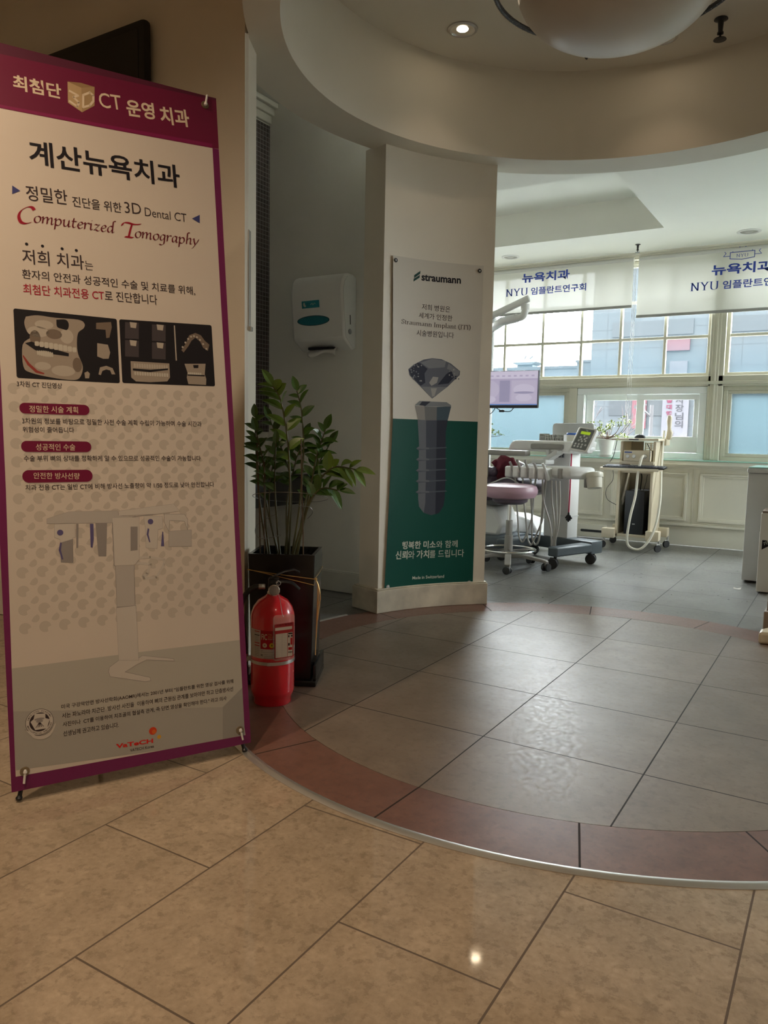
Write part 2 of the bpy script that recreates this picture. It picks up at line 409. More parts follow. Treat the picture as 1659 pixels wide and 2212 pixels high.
room_tile = tile_mat('grey_vinyl_tile', (.125, .125, .115), (.205, .205, .195), (.03, .03, .03), .32, 'grid', (-.99, .522, 2.303, .503, 0), mott=3.5, spec=.38, flecks=.15)
disc_tile = tile_mat('brown_vinyl_tile', (.16, .12, .09), (.265, .21, .165), (.016, .013, .011), .36, 'grid', (-.99, .522, 2.303, .503, 0), mott=6, bump=.07, spec=.6, flecks=.28)
ring_tile = tile_mat('red_vinyl_tile', (.14, .066, .048), (.215, .11, .08), (.02, .014, .012), .34, 'radial', (FX, FY, [-72.5, -52.8, -30, 5, 32, 55, 78, 104, 130, 158, 185, 215, 245.2, 266.5]), mott=10, bump=.07, flecks=.25)
hall_tile = tile_mat('beige_polished_tile', (.31, .24, .165), (.47, .37, .265), (.11, .08, .055), .045, 'grid', (-.84, .36, 1.235, .72, .5), mott=8, bump=.004, rough_noise=.02, spec=.45, flecks=.38)

m = MB(); m.box((-6, -3, -.06), (4.2, 2.62, -.003)); struct(m.build('floor', hall_tile, smooth=False))
m = MB(); m.box((-6, 2.62, -.06), (4.2, 7.72, -.0035)); struct(m.build('floor_far', room_tile, smooth=False))
m = MB(); m.lathe([(0.001, -.03), (1.2365, -.03), (1.2365, .0)], (FX, FY, 0), 96)
struct(m.build('floor_circle', disc_tile, smooth=False))
m = MB(); m.lathe([(1.2385, -.03), (1.2385, 0), (1.455, 0), (1.455, -.03)], (FX, FY, 0), 128, cap=False)
struct(m.build('floor_border', ring_tile, smooth=False))
alu = mat('aluminium_strip', (.62, .61, .58), .34, metal=.85)
m = MB(); m.lathe([(1.456, -.02), (1.456, .0005), (1.462, .004), (1.472, .004), (1.485, -.0015), (1.485, -.02)], (FX, FY, 0), 128, cap=False, a0=math.radians(165), a1=math.radians(375))
struct(m.build('trim_1', alu))

# ---- round ceiling: ring beam, drum and the flat ceilings around it
m = MB()
for a0_, a1_, ro in ((-100, 208.5, RO), (208.5, 211.3, 1.442), (211.3, 260, 1.434)):     # the beam is slimmer where it meets the left wall
    A_ = [math.radians(a0_+(a1_-a0_)*i/110) for i in range(111)]
    for (ra, za), (rb, zb) in (((RI, HD), (RI, HS)), ((RI, HS), (ro, HS)), ((ro, HS), (ro, HD+.1))):
        m.add([(CX+r_*math.cos(t_), CY+r_*math.sin(t_), z_) for r_, z_ in ((ra, za), (rb, zb)) for t_ in A_], [(i, i+1, 112+i, 111+i) for i in range(110)])
struct(m.build('ceiling_ring', drum_m))
m = MB(); m.lathe([(.001, HD), (RO+.004, HD), (RO+.004, HD+.08), (.001, HD+.08)], (CX, CY, 0), 96, cap=False); struct(m.build('ceiling_drum', drum_m))
def ring_y(x, sgn):
    d = RO-.02; q = d*d-(x-CX)**2
    return CY+sgn*math.sqrt(q) if q > 0 else None
m = MB(); xs = [XL, -3.32, -2.5]+[CX+(RO-.02)*math.cos(math.radians(180-180*k/40)) for k in range(41)]+[1.5, XR]
xs = sorted(set(round(x, 5) for x in xs)|{-1.47})
cof = (-1.47, 5.31, 6.85)
for a, b in zip(xs, xs[1:]):
    ya, yb = (ring_y(x, 1) or 2.5 for x in (a, b))
    ya, yb = max(ya, 3.97 if b <= -2.35 else 2.5), max(yb, 3.97 if b <= -2.35 else 2.5)
    rows = [((ya, yb), (cof[1], cof[1])), ((cof[2],)*2, (WALLY+.1,)*2)] if b <= cof[0]+1e-6 else [((ya, yb), (WALLY+.1,)*2)]
    for (l0, l1), (h0, h1) in rows:
        m.add([(a, l0, CEIL), (b, l1, CEIL), (b, h1, CEIL), (a, h0, CEIL)], [(0, 1, 2, 3)])
m.box((XL, cof[1], CEIL+.28), (cof[0], cof[2], CEIL+.34))                       # coffer
m.add([(XL, cof[1], CEIL), (cof[0], cof[1], CEIL), (cof[0], cof[1], CEIL+.3), (XL, cof[1], CEIL+.3)], [(0, 1, 2, 3)])
m.add([(XL, cof[2], CEIL), (cof[0], cof[2], CEIL), (cof[0], cof[2], CEIL+.3), (XL, cof[2], CEIL+.3)], [(0, 1, 2, 3)])
m.add([(cof[0], cof[1], CEIL), (cof[0], cof[2], CEIL), (cof[0], cof[2], CEIL+.3), (cof[0], cof[1], CEIL+.3)], [(0, 1, 2, 3)])
struct(m.build('ceiling', ceil_m, smooth=False))
m = MB()
for a, b in zip(xs, xs[1:]):
    ya, yb = (ring_y(x, -1) or 2.5 for x in (a, b))
    m.add([(a, -3, HD+.02), (b, -3, HD+.02), (b, yb, HD+.02), (a, ya, HD+.02)], [(0, 1, 2, 3)])
struct(m.build('ceiling_hall', paint, smooth=False))
m = MB(); m.box((.60, 2.5, CEIL), (XR, 2.56, 3.1)); struct(m.build('trim_9', ceil_m, smooth=False))
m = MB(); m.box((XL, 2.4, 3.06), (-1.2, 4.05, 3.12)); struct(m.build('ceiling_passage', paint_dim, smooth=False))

# ---- walls that close the room
m = MB(); m.box((XL-.1, -3, 0), (XL, 7.9, 3.1)); struct(m.build('wall_far_left', paint, smooth=False))
m = MB()
for a_, b_ in (((XR, -3, 0), (XR+.1, 6.4, 3.1)), ((XR, 7.35, 0), (XR+.1, 7.9, 3.1)), ((XR, 6.4, 0), (XR+.1, 7.35, 1.3)), ((XR, 6.4, 2.5), (XR+.1, 7.35, 3.1))): m.box(a_, b_)
struct(m.build('wall_right', paint, smooth=False))
m = MB(); m.box((XL-.1, -3.1, 0), (XR+.1, -3, 3.1)); struct(m.build('wall_behind', paint, smooth=False))
def arc_block(mb, r0, r1, a0, a1, z0, z1, n=20):
    A = [math.radians(a0+(a1-a0)*k/n) for k in range(n+1)]
    pts = [(CX+r0*math.cos(a), CY+r0*math.sin(a)) for a in A]+[(CX+r1*math.cos(a), CY+r1*math.sin(a)) for a in reversed(A)]
    return mb.prism(pts, z0, z1, 'xy')
# left wall, ending in a narrow face that follows the circle
jx0, jy0 = CX+1.44*math.cos(math.radians(211.1)), CY+1.44*math.sin(math.radians(211.1))
jx1, jy1 = CX+1.44*math.cos(math.radians(204.7)), CY+1.44*math.sin(math.radians(204.7))
m = MB(); m.prism([(XL, jy0), (jx0, jy0), (jx1, jy1), (jx1-.25, jy1+.03), (XL, jy1+.03)], 0, 3.1, 'xy')
m.box((jx0-.165, jy0-.012, 0), (jx0-.0005, jy0+.01, 3.1))
struct(m.build('wall_left', paint, smooth=False))
# passage behind the left wall: tiled side, washed white end wall
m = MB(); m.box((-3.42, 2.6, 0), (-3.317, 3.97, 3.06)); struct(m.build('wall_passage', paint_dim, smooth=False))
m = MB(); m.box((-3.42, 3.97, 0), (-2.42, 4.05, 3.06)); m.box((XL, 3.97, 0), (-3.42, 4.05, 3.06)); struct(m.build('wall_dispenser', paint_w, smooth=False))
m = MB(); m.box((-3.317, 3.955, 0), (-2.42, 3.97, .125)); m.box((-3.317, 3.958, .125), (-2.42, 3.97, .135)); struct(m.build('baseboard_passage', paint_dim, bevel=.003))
mos = bpy.data.materials.new('dark_mosaic'); mos.use_nodes = True; k = N(mos); t = mos.node_tree
cc = t.nodes.new('ShaderNodeTexCoord').outputs['Object']; s_ = t.nodes.new('ShaderNodeSeparateXYZ'); t.links.new(cc, s_.inputs[0])
ms = .0275
fy, fz = k.math('DIVIDE', s_.outputs[1], ms), k.math('DIVIDE', s_.outputs[2], ms)
dd = None
for v in (fy, fz):
    fr = k.math('FRACT', v); e = k.math('MINIMUM', fr, k.math('SUBTRACT', 1., fr)); dd = e if dd is None else k.math('MINIMUM', dd, e)
wn = t.nodes.new('ShaderNodeTexWhiteNoise'); wn.noise_dimensions = '2D'
cmb = t.nodes.new('ShaderNodeCombineXYZ'); t.links.new(k.math('FLOOR', fy), cmb.inputs[0]); t.links.new(k.math('FLOOR', fz), cmb.inputs[1]); t.links.new(cmb.outputs[0], wn.inputs['Vector'])
colr = k.mix(wn.outputs['Value'], (.022, .014, .016), (.055, .042, .040))
t.links.new(k.mix(k.math('LESS_THAN', dd, .07), colr, (.20, .19, .19)), t.nodes['Principled BSDF'].inputs['Base Color']); t.nodes['Principled BSDF'].inputs['Roughness'].default_value = .3
m = MB(); m.box((-3.317, 2.7, 1.0), (-3.309, 3.97, 2.935)); struct(m.build('wall_mosaic', mos, smooth=False))
m = MB()
for a, b, z0, z1 in ((.0, .022, 2.945, 3.06), (.022, .045, 2.99, 3.06), (.045, .075, 3.03, 3.06)): m.box((-3.317+a, 2.62, z0), (-3.317+b, 3.97, z1))
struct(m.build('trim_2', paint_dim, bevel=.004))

# ---- curved column under the ring with its own baseboard
A0, A1 = 160.4, 132.0
m = MB(); arc_block(m, 1.425, 1.60, A0, A1, 0, HS+.01); struct(m.build('column', paint))
m = MB(); arc_block(m, 1.398, 1.625, A0+1.1, A1-.6, 0, .128); arc_block(m, 1.405, 1.618, A0+.8, A1-.4, .128, .136)
struct(m.build('baseboard_column', mat('worn_cream_paint', (.58, .52, .41), .5, noise=.3, nscale=7, bump=.1, bscale=30), bevel=.003))
# ---- window wall
m = MB(); m.box((XL, 7.70, 0), (XR, 7.86, .795)); m.box((XL, 7.80, 2.70), (XR, 7.9, 3.1)); struct(m.build('wall_back', wains, smooth=False))
m = MB()
for x0, x1 in ((-4.9, -4.0), (-3.9, -3.05), (-2.95, -2.1), (-2.02, -1.31), (-1.20, -.32), (-.22, .7), (.8, 1.7)):      # raised panel mouldings
    for a, b, d in ((0, .020, .024), (.020, .036, .013)):
        m.box((x0+a, 7.70-d, .235+a), (x1-a, 7.70, .235+b)); m.box((x0+a, 7.70-d, .69-b), (x1-a, 7.70, .69-a))
        m.box((x0+a, 7.70-d, .235+b), (x0+b, 7.70, .69-b)); m.box((x1-b, 7.70-d, .235+b), (x1-a, 7.70, .69-b))
m.box((XL, 7.676, .186), (XR, 7.70, .207)); m.box((XL, 7.672, .728), (XR, 7.70, .75)); m.box((-1.262, 7.692, .21), (-1.252, 7.70, .728))
struct(m.build('trim_3', wains, bevel=.002))
m = MB(); m.box((XL, 7.60, .765), (XR, 7.80, .805)); m.box((XL, 7.64, .745), (XR, 7.70, .766)); struct(m.build('trim_4', wains, bevel=.004))
m = MB(); m.box((XL, 7.585, .8055), (XR, 7.70, .8155)); tag(m.build('glass_shelf', green_gl, bevel=.001), 'long green-edged glass sheet lying on the ledge under the windows', 'shelf')
m = MB()
for d, z0, z1 in ((.02, 2.705, 2.76), (.045, 2.725, 2.76), (.075, 2.742, 2.76)): m.box((XL, 7.70-d, z0), (XR, 7.80, z1))
struct(m.build('trim_5', wains, bevel=.004))
m = MB(); m.box((-1.162, 7.685, .815), (-1.095, 7.84, 2.71)); m.box((-1.185, 7.69, .815), (-1.055, 7.84, 2.71)); m.box((-1.135, 7.678, .82), (-1.12, 7.695, 2.71)); struct(m.build('trim_6', frame_m, bevel=.004))
m = MB(); m.box((XL, 7.69, 1.50), (XR, 7.84, 1.595)); m.box((XL, 7.675, 1.515), (XR, 7.70, 1.545)); struct(m.build('trim_7', frame_m, bevel=.004))
m = MB(); m.box((-2.495, 7.70, .815), (-2.41, 7.84, 1.51)); struct(m.build('trim_8', frame_m, bevel=.004))

def grid_window(n, x0, x1, z0, z1, vx, hz, glass=clear_g):
    r = sroot('window_%d' % n)
    f = MB()
    for a, b in (((x0, 7.74, z0), (x1, 7.81, z0+.03)), ((x0, 7.74, z1-.03), (x1, 7.81, z1)), ((x0, 7.74, z0+.03), (x0+.03, 7.81, z1-.03)), ((x1-.03, 7.74, z0+.03), (x1, 7.81, z1-.03))): f.box(a, b)
    f.build('window_frame', frame_m, r, bevel=.003)
    for x in vx: q = MB(); q.box((x-.0125, 7.75, z0+.03), (x+.0125, 7.80, z1-.03)); q.build('muntin', frame_m, r, bevel=.002)
    for z in hz: q = MB(); q.box((x0+.03, 7.752, z-.0125), (x1-.03, 7.798, z+.0125)); q.build('muntin', frame_m, r, bevel=.002)
    q = MB(); q.box((x0+.02, 7.772, z0+.02), (x1-.02, 7.777, z1-.02)); q.build('pane', glass, r, smooth=False)
    return r
grid_window(1, -4.98, -1.185, 1.595, 2.70, [-4.84, -4.44, -4.04, -3.64, -3.233, -2.815, -2.41, -2.02, -1.60], [1.963, 2.315, 2.66])
grid_window(2, -1.055, 2.58, 1.595, 2.70, [-.66, -.26, .14, .54, .94, 1.34, 1.74, 2.14], [1.963, 2.315, 2.66])
def plain_window(n, x0, x1, z0, z1, fw, fm, glass, y=7.74):
    r = sroot('window_%d' % n); f = MB()
    for k, (e, yy) in enumerate(((0, y), (fw*.55, y+.02))):
        g = fw*.55 if k == 0 else fw
        f.box((x0+e, yy, z0+e), (x1-e, 7.82, z0+g)); f.box((x0+e, yy, z1-g), (x1-e, 7.82, z1-e)); f.box((x0+e, yy, z0+g), (x0+g, 7.82, z1-g)); f.box((x1-g, yy, z0+g), (x1-e, 7.82, z1-g))
    f.build('window_frame', fm, r, bevel=.003)
    q = MB(); q.box((x0+fw-.01, 7.782, z0+fw-.01), (x1-fw+.01, 7.787, z1-fw+.01)); q.build('pane', glass, r, smooth=False)
    return r
plain_window(3, -4.95, -2.497, .815, 1.50, .066, frame_m, frost_g)
plain_window(5, -1.052, 2.58, .815, 1.50, .068, frame_m, frost_g)
r = sroot('window_6'); f = MB()      # unseen window added in the right-hand wall to light the room from the side
for a_, b_ in (((2.62, 6.4, 1.3), (2.68, 6.45, 2.5)), ((2.62, 7.30, 1.3), (2.68, 7.35, 2.5)), ((2.62, 6.45, 1.3), (2.68, 7.30, 1.35)), ((2.62, 6.45, 2.45), (2.68, 7.30, 2.5))): f.box(a_, b_)
f.build('window_frame', frame_m, r, bevel=.003)
q = MB(); q.box((2.648, 6.43, 1.33), (2.653, 7.32, 2.47)); q.build('pane', open_g, r, smooth=False)
r = sroot('window_4'); f = MB()
x0, x1, z0, z1 = -2.408, -1.187, .817, 1.498
for a, b in (((x0, 7.70, z0), (x1, 7.83, z0+.06)), ((x0, 7.70, z1-.065), (x1, 7.83, z1)), ((x0, 7.70, z0+.06), (x0+.07, 7.83, z1-.065)), ((x1-.065, 7.70, z0+.06), (x1, 7.83, z1-.065))): f.box(a, b)
f.build('window_frame', pvc, r, bevel=.004)
for nm, xa, xb, y in (('sash', -2.335, -1.775, 7.775), ('sash', -1.83, -1.245, 7.735)):
    q = MB(); za, zb = .88, 1.43; wl = .072
    q.box((xa, y, za), (xb, y+.035, 1.03)); q.box((xa, y, 1.378), (xb, y+.035, zb)); q.box((xa, y, 1.03), (xa+wl, y+.035, 1.378)); q.box((xb-.055, y, 1.03), (xb, y+.035, 1.378))
    s2 = q.build(nm, pvc, r, bevel=.003)
    q = MB(); q.box((xa+wl-.01, y+.015, 1.02), (xb-.045, y+.02, 1.39)); q.build('pane', open_g, s2, smooth=False)
q = MB(); q.box((-2.315, 7.715, 1.425), (-1.92, 7.728, 1.437)); q.box((-2.345, 7.715, 1.02), (-2.333, 7.728, 1.437)); q.build('screen_rail', pvc, r)

# measured positions of the printing: banner sheet (across, up) and poster (along the curve, height), in metres
BT=[
 ('H','최첨단',(0.0869, 1.926),(0.2131, 1.929),0.0434,0.02,'cream'),
 ('H','CT',(0.3187, 1.9321),(0.3826, 1.9383),0.0443,0.0,'cream'),
 ('H','운영',(0.397, 1.9252),(0.4813, 1.9323),0.0516,0.02,'cream'),
 ('H','치과',(0.4986, 1.9252),(0.59, 1.9342),0.0547,0.02,'cream'),
 ('T','계산뉴욕치과',(0.1197, 1.7213),(0.5481, 1.7331),0.0718,0.025,'black'),
 ('S','정밀한',(0.1072, 1.6172),(0.2159, 1.6222),0.0431,0,'ink'),
 ('S','진단을 위한',(0.2284, 1.6208),(0.3662, 1.6248),0.0307,0,'ink'),
 ('S','3D',(0.3754, 1.6278),(0.4237, 1.6303),0.0332,-0.01,'ink'),
 ('S','Dental CT',(0.4342, 1.6283),(0.5623, 1.6298),0.0264,-0.01,'ink'),
 ('S','저희 치과',(0.0894, 1.4366),(0.2519, 1.4403),0.0418,0.0,'ink'),
 ('S','는',(0.2541, 1.4406),(0.2769, 1.4418),0.0266,-0.01,'ink'),
 ('S','환자의 안전과 성공적인 수술 및 치료를 위해,',(0.0867, 1.3934),(0.5773, 1.402),0.0277,0,'ink'),
 ('S','최첨단 치과전용 CT',(0.0877, 1.3512),(0.3034, 1.3569),0.0294,0.004,'red'),
 ('S','로 진단합니다',(0.3051, 1.3562),(0.458, 1.36),0.0305,0,'ink'),
 ('B','3차원 CT 진단영상',(0.06, 1.0927),(0.1761, 1.0917),0.0159,0,'ink'),
 ('B','3차원의 정보를 바탕으로 정밀한 사전 수술 계획 수립이 가능하여 수술 시간과',(0.0688, 0.99),(0.575, 0.9927),0.0168,0,'ink'),
 ('B','위험성이 줄어듭니다',(0.069, 0.9663),(0.2024, 0.9669),0.016,0,'ink'),
 ('B','수술 부위 뼈의 상태를 정확하게 알 수 있으므로 성공적인 수술이 가능합니다',(0.0686, 0.8863),(0.5667, 0.8864),0.0167,0,'ink'),
 ('B','치과 전용 CT는 일반 CT에 비해 방사선 노출량이 약 1/50 정도로 낮아 안전합니다',(0.069, 0.8064),(0.6047, 0.8054),0.0163,0,'ink'),
 ('P','정밀한 시술 계획',(0.0883, 1.0225),(0.2154, 1.0229),0.0191,0,'cream'),
 ('P','성공적인 수술',(0.1003, 0.917),(0.203, 0.917),0.0186,0,'cream'),
 ('P','안전한 방사선량',(0.0909, 0.8382),(0.2109, 0.8352),0.0177,0,'cream'),
 ('B','미국 구강악안면 방사선학회(AAOMR)에서는 2001년 부터 "임플란트를 위한 영상 검사를 위해',(0.1333, 0.1968),(0.6328, 0.1916),0.0143,0.003,'ink'),
 ('B','서는 파노라마 치근단  방사선 사진을  이용하여 뼈의 근원심 관계를 보아야만 하고 단층방사선',(0.1338, 0.1731),(0.6309, 0.1686),0.0142,0.003,'ink'),
 ('B','사진이나  CT를 이용하여 치조골의 협설측 관계, 즉 단면 영상을 확인해야 한다." 라고 의사',(0.1347, 0.1492),(0.6082, 0.1434),0.0138,0.003,'ink'),
 ('B','선생님께 권고하고 있습니다.',(0.1348, 0.1234),(0.2835, 0.1208),0.0147,0.003,'ink'),
 ('L','VaTeCH',(0.2728, 0.0623),(0.3782, 0.0581),0.0127,0.03,'logored'),
 ('L','VATECH Korea',(0.3113, 0.0452),(0.3798, 0.0441),0.0082,0.0,'ink'),
]
BP={
 'cornersL':[(0.0004, 0.0006), (0.6827, 0.0073)],
 'inner':[(0.0116, 0.0392), (0.663, 0.0261), (0.6614, 0.0523), (0.6615, 0.321), (0.6653, 0.7922), (0.6595, 1.3798), (0.6591, 1.8842), (0.342, 1.8724), (0.051, 1.8643), (0.0207, 0.8069), (0.0142, 0.3318)],
 'hemline':[(0.0575, 2.0181), (0.3501, 2.0316), (0.6577, 2.043)],
 'cubeL':[(0.2313, 1.9862), (0.2685, 1.9775), (0.2673, 1.9048), (0.2297, 1.924)],
 'cubeR':[(0.2685, 1.9775), (0.306, 1.9896), (0.3033, 1.933), (0.2673, 1.9048)],
 'cubeT':[(0.2313, 1.9862), (0.2685, 1.9775), (0.306, 1.9896), (0.2691, 1.9892)],
 'three':[(0.2356, 1.9598), (0.2587, 1.952), (0.2455, 1.944), (0.2599, 1.9315), (0.255, 1.9188), (0.2342, 1.9297)],
 'dee':[(0.2727, 1.9569), (0.292, 1.9697), (0.3012, 1.9627), (0.3005, 1.9463), (0.2901, 1.9307), (0.271, 1.9205)],
 'triR':[(0.0724, 1.6525), (0.0713, 1.6282), (0.0923, 1.6409)],
 'triL':[(0.5794, 1.6444), (0.6053, 1.6606), (0.6038, 1.6336)],
 'C0':[(0.0796, 1.5466), (0.1194, 1.5487), (0.0985, 1.6011)],
 'om':[(0.1185, 1.5552), (0.3451, 1.5596), (0.1194, 1.5774)],
 'T0':[(0.3605, 1.5536), (0.4083, 1.5553), (0.3674, 1.603)],
 'omg':[(0.3982, 1.5552), (0.5983, 1.5597), (0.4003, 1.5777)],
 'dots':[(0.1018, 1.4931), (0.1427, 1.4934), (0.1941, 1.4934), (0.2323, 1.4939)],
 'picL':[(0.0603, 1.3086), (0.3358, 1.3058), (0.3354, 1.1155), (0.0606, 1.1164)],
 'picR':[(0.3425, 1.3055), (0.6242, 1.3139), (0.6252, 1.1206), (0.3426, 1.1168)],
 'pill1':[(0.0635, 1.0484), (0.2464, 1.0518), (0.2449, 1.0184), (0.0623, 1.0191)],
 'pill2':[(0.0633, 0.943), (0.2464, 0.942), (0.245, 0.9123), (0.062, 0.9138)],
 'pill3':[(0.0629, 0.8622), (0.2459, 0.8607), (0.2444, 0.8275), (0.0615, 0.8314)],
 'skull':[(0.0909, 1.2887), (0.121, 1.2952), (0.1676, 1.2927), (0.228, 1.2931), (0.2446, 1.2834), (0.2418, 1.2696), (0.2262, 1.2547), (0.2215, 1.225), (0.2234, 1.1937), (0.2338, 1.1629), (0.2315, 1.1403), (0.22, 1.1216), (0.1948, 1.118), (0.1497, 1.1222), (0.0979, 1.1324), (0.0789, 1.1486), (0.0795, 1.2094), (0.1023, 1.233), (0.0918, 1.2474), (0.0861, 1.2708)],
 'jawgap':[(0.1017, 1.2199), (0.1494, 1.206), (0.1983, 1.1941), (0.1978, 1.1852), (0.1527, 1.1886), (0.1107, 1.1965), (0.0856, 1.2142)],
 'orbit':[(0.1694, 1.2875), (0.1943, 1.2899), (0.2021, 1.2772), (0.1972, 1.2611), (0.1848, 1.2622), (0.1706, 1.2676)],
 'teethU':[(0.1057, 1.2202), (0.22, 1.2114), (0.2194, 1.1979), (0.1944, 1.2005), (0.1533, 1.2028), (0.1073, 1.2116)],
 'teethL':[(0.1107, 1.1965), (0.1567, 1.1867), (0.2189, 1.1866), (0.2173, 1.1708), (0.16, 1.1692), (0.1121, 1.1835)],
 'canal':[(0.0795, 1.1812), (0.0951, 1.1583), (0.1141, 1.1399), (0.1319, 1.1335), (0.1298, 1.1299), (0.1099, 1.1331), (0.0889, 1.1536), (0.0781, 1.1767)],
 'sm1':[(0.277, 1.2887), (0.3189, 1.295), (0.3203, 1.279), (0.3122, 1.2483), (0.3033, 1.2462), (0.3023, 1.2704), (0.2761, 1.2704)],
 'sm2':[(0.2772, 1.2295), (0.3068, 1.2272), (0.3123, 1.2047), (0.307, 1.186), (0.2916, 1.1849), (0.2754, 1.1906)],
 'sm3':[(0.2763, 1.1384), (0.2817, 1.1592), (0.2994, 1.1648), (0.3167, 1.1591), (0.3237, 1.1411), (0.3136, 1.1405), (0.3097, 1.1518), (0.2989, 1.1543), (0.2877, 1.1491), (0.2828, 1.1365)],
 'sm4':[(0.2379, 1.1406), (0.2466, 1.1457), (0.2527, 1.1393), (0.2499, 1.1255), (0.2392, 1.1249)],
 'rt0':[(0.3592, 1.2988), (0.3992, 1.3002), (0.3967, 1.2507), (0.3567, 1.2497)],
 'rtw0':[(0.3728, 1.3), (0.3932, 1.2996), (0.3901, 1.2829), (0.3742, 1.2838)],
 'rtt0':[(0.3783, 1.2749), (0.3908, 1.2783), (0.3936, 1.2622), (0.3886, 1.2524), (0.3821, 1.2588)],
 'rt1':[(0.438, 1.2991), (0.4795, 1.3005), (0.4769, 1.2501), (0.4354, 1.2492)],
 'rtw1':[(0.4521, 1.3004), (0.4733, 1.3), (0.4701, 1.283), (0.4536, 1.2839)],
 'rtt1':[(0.4578, 1.2748), (0.4708, 1.2783), (0.4737, 1.2618), (0.4685, 1.2518), (0.4617, 1.2584)],
 'rt2':[(0.3565, 1.2451), (0.3965, 1.246), (0.394, 1.1966), (0.3541, 1.1962)],
 'rtw2':[(0.3701, 1.2462), (0.3905, 1.2455), (0.3874, 1.2289), (0.3715, 1.23)],
 'rtt2':[(0.3756, 1.221), (0.3881, 1.2243), (0.3909, 1.2081), (0.3859, 1.1984), (0.3794, 1.2049)],
 'rt3':[(0.4352, 1.2444), (0.4767, 1.2454), (0.474, 1.1951), (0.4327, 1.1946)],
 'rtw3':[(0.4493, 1.2455), (0.4705, 1.2449), (0.4672, 1.2279), (0.4508, 1.2291)],
 'rtt3':[(0.455, 1.2199), (0.4679, 1.2232), (0.4709, 1.2068), (0.4656, 1.1969), (0.4589, 1.2035)],
 'vline':[(0.5045, 1.3019), (0.5079, 1.3022), (0.5084, 1.194), (0.5046, 1.1938)],
 'arch':[(0.5237, 1.2274), (0.5396, 1.2504), (0.5507, 1.2755), (0.5709, 1.2846), (0.588, 1.2787), (0.5997, 1.2625), (0.6142, 1.2514), (0.608, 1.2312), (0.5934, 1.2399), (0.5845, 1.2588), (0.5701, 1.2699), (0.5572, 1.2591), (0.5464, 1.2412), (0.5307, 1.2207)],
 'pano':[(0.3692, 1.1833), (0.4844, 1.1838), (0.4845, 1.1409), (0.4753, 1.1284), (0.4234, 1.1233), (0.3821, 1.1235), (0.369, 1.1344)],
 'panog':[(0.3749, 1.1618), (0.4254, 1.1611), (0.4798, 1.1683), (0.4795, 1.1635), (0.425, 1.1536), (0.3746, 1.1557)],
 'head':[(0.5313, 1.1859), (0.5982, 1.1903), (0.5939, 1.1567), (0.5981, 1.1423), (0.5961, 1.1236), (0.5401, 1.1237), (0.5363, 1.1437), (0.5395, 1.1584)],
 'headg':[(0.5393, 1.1536), (0.5938, 1.1543), (0.5935, 1.1504), (0.5391, 1.1497)],
 'nose':[(0.5581, 1.1838), (0.5755, 1.1849), (0.5739, 1.1751), (0.56, 1.1742)],
 'grayfloor':[(0.0144, 0.3279), (0.3512, 0.3268), (0.6618, 0.3233), (0.6627, 0.1752), (0.5946, 0.125), (0.0114, 0.2134)],
 'grayfloor2':[(0.0114, 0.2134), (0.5946, 0.125), (0.5887, 0.0207), (0.013, 0.0559)],
 'grayside':[(0.5946, 0.125), (0.6627, 0.1752), (0.6612, 0.0236), (0.5887, 0.0207)],
 'm_armtop':[(0.1198, 0.7265), (0.1775, 0.7439), (0.3095, 0.7421), (0.3132, 0.7274), (0.3576, 0.7233), (0.3078, 0.7072), (0.1192, 0.7135)],
 'm_armR':[(0.3139, 0.741), (0.4749, 0.7564), (0.4928, 0.7344), (0.4217, 0.7277), (0.3132, 0.7274)],
 'm_head':[(0.2954, 0.7213), (0.371, 0.7205), (0.3647, 0.5966), (0.3505, 0.5816), (0.2943, 0.5835)],
 'm_headslot':[(0.3449, 0.6941), (0.3651, 0.6931), (0.3616, 0.6243), (0.3414, 0.6233)],
 'm_sensL':[(0.1384, 0.7104), (0.1925, 0.7102), (0.1915, 0.6705), (0.1845, 0.6709), (0.1825, 0.6006), (0.1506, 0.6038), (0.1515, 0.6683), (0.1375, 0.6735)],
 'm_tube2':[(0.2473, 0.7099), (0.2795, 0.7085), (0.2727, 0.612), (0.2513, 0.6135)],
 'm_sensR':[(0.3848, 0.7245), (0.44, 0.72), (0.4381, 0.6849), (0.424, 0.681), (0.4188, 0.6253), (0.3868, 0.6297), (0.3875, 0.6874)],
 'm_boxR':[(0.4564, 0.6746), (0.5259, 0.6759), (0.5232, 0.6259), (0.454, 0.6288)],
 'm_boxRt':[(0.445, 0.7268), (0.5067, 0.7244), (0.5156, 0.7098), (0.5138, 0.6765), (0.5055, 0.703), (0.4605, 0.7074), (0.4564, 0.6746), (0.4438, 0.7034)],
 'm_col1':[(0.2965, 0.5833), (0.3496, 0.5816), (0.3467, 0.4608), (0.2951, 0.4639)],
 'm_col2':[(0.2936, 0.4618), (0.349, 0.4629), (0.3486, 0.3035), (0.2928, 0.3113)],
 'm_base':[(0.266, 0.2949), (0.2928, 0.3113), (0.3503, 0.3101), (0.3596, 0.3156), (0.4506, 0.2939), (0.4525, 0.2866), (0.3724, 0.3015), (0.345, 0.2926), (0.3086, 0.2753), (0.3788, 0.2489), (0.3806, 0.2395), (0.3647, 0.2387), (0.299, 0.2587), (0.2668, 0.2681), (0.2632, 0.282)],
 'm_chin':[(0.356, 0.6018), (0.3968, 0.6013), (0.438, 0.5914), (0.4372, 0.5775), (0.4121, 0.5399), (0.3754, 0.5397), (0.3735, 0.5454), (0.3852, 0.5536), (0.398, 0.5803), (0.3552, 0.5872)],
 'm_rods1':[(0.1954, 0.7091), (0.2016, 0.7089), (0.1977, 0.6414), (0.1927, 0.6417)],
 'm_rods2':[(0.2323, 0.7075), (0.242, 0.707), (0.2408, 0.6633), (0.2363, 0.639), (0.2313, 0.6407)],
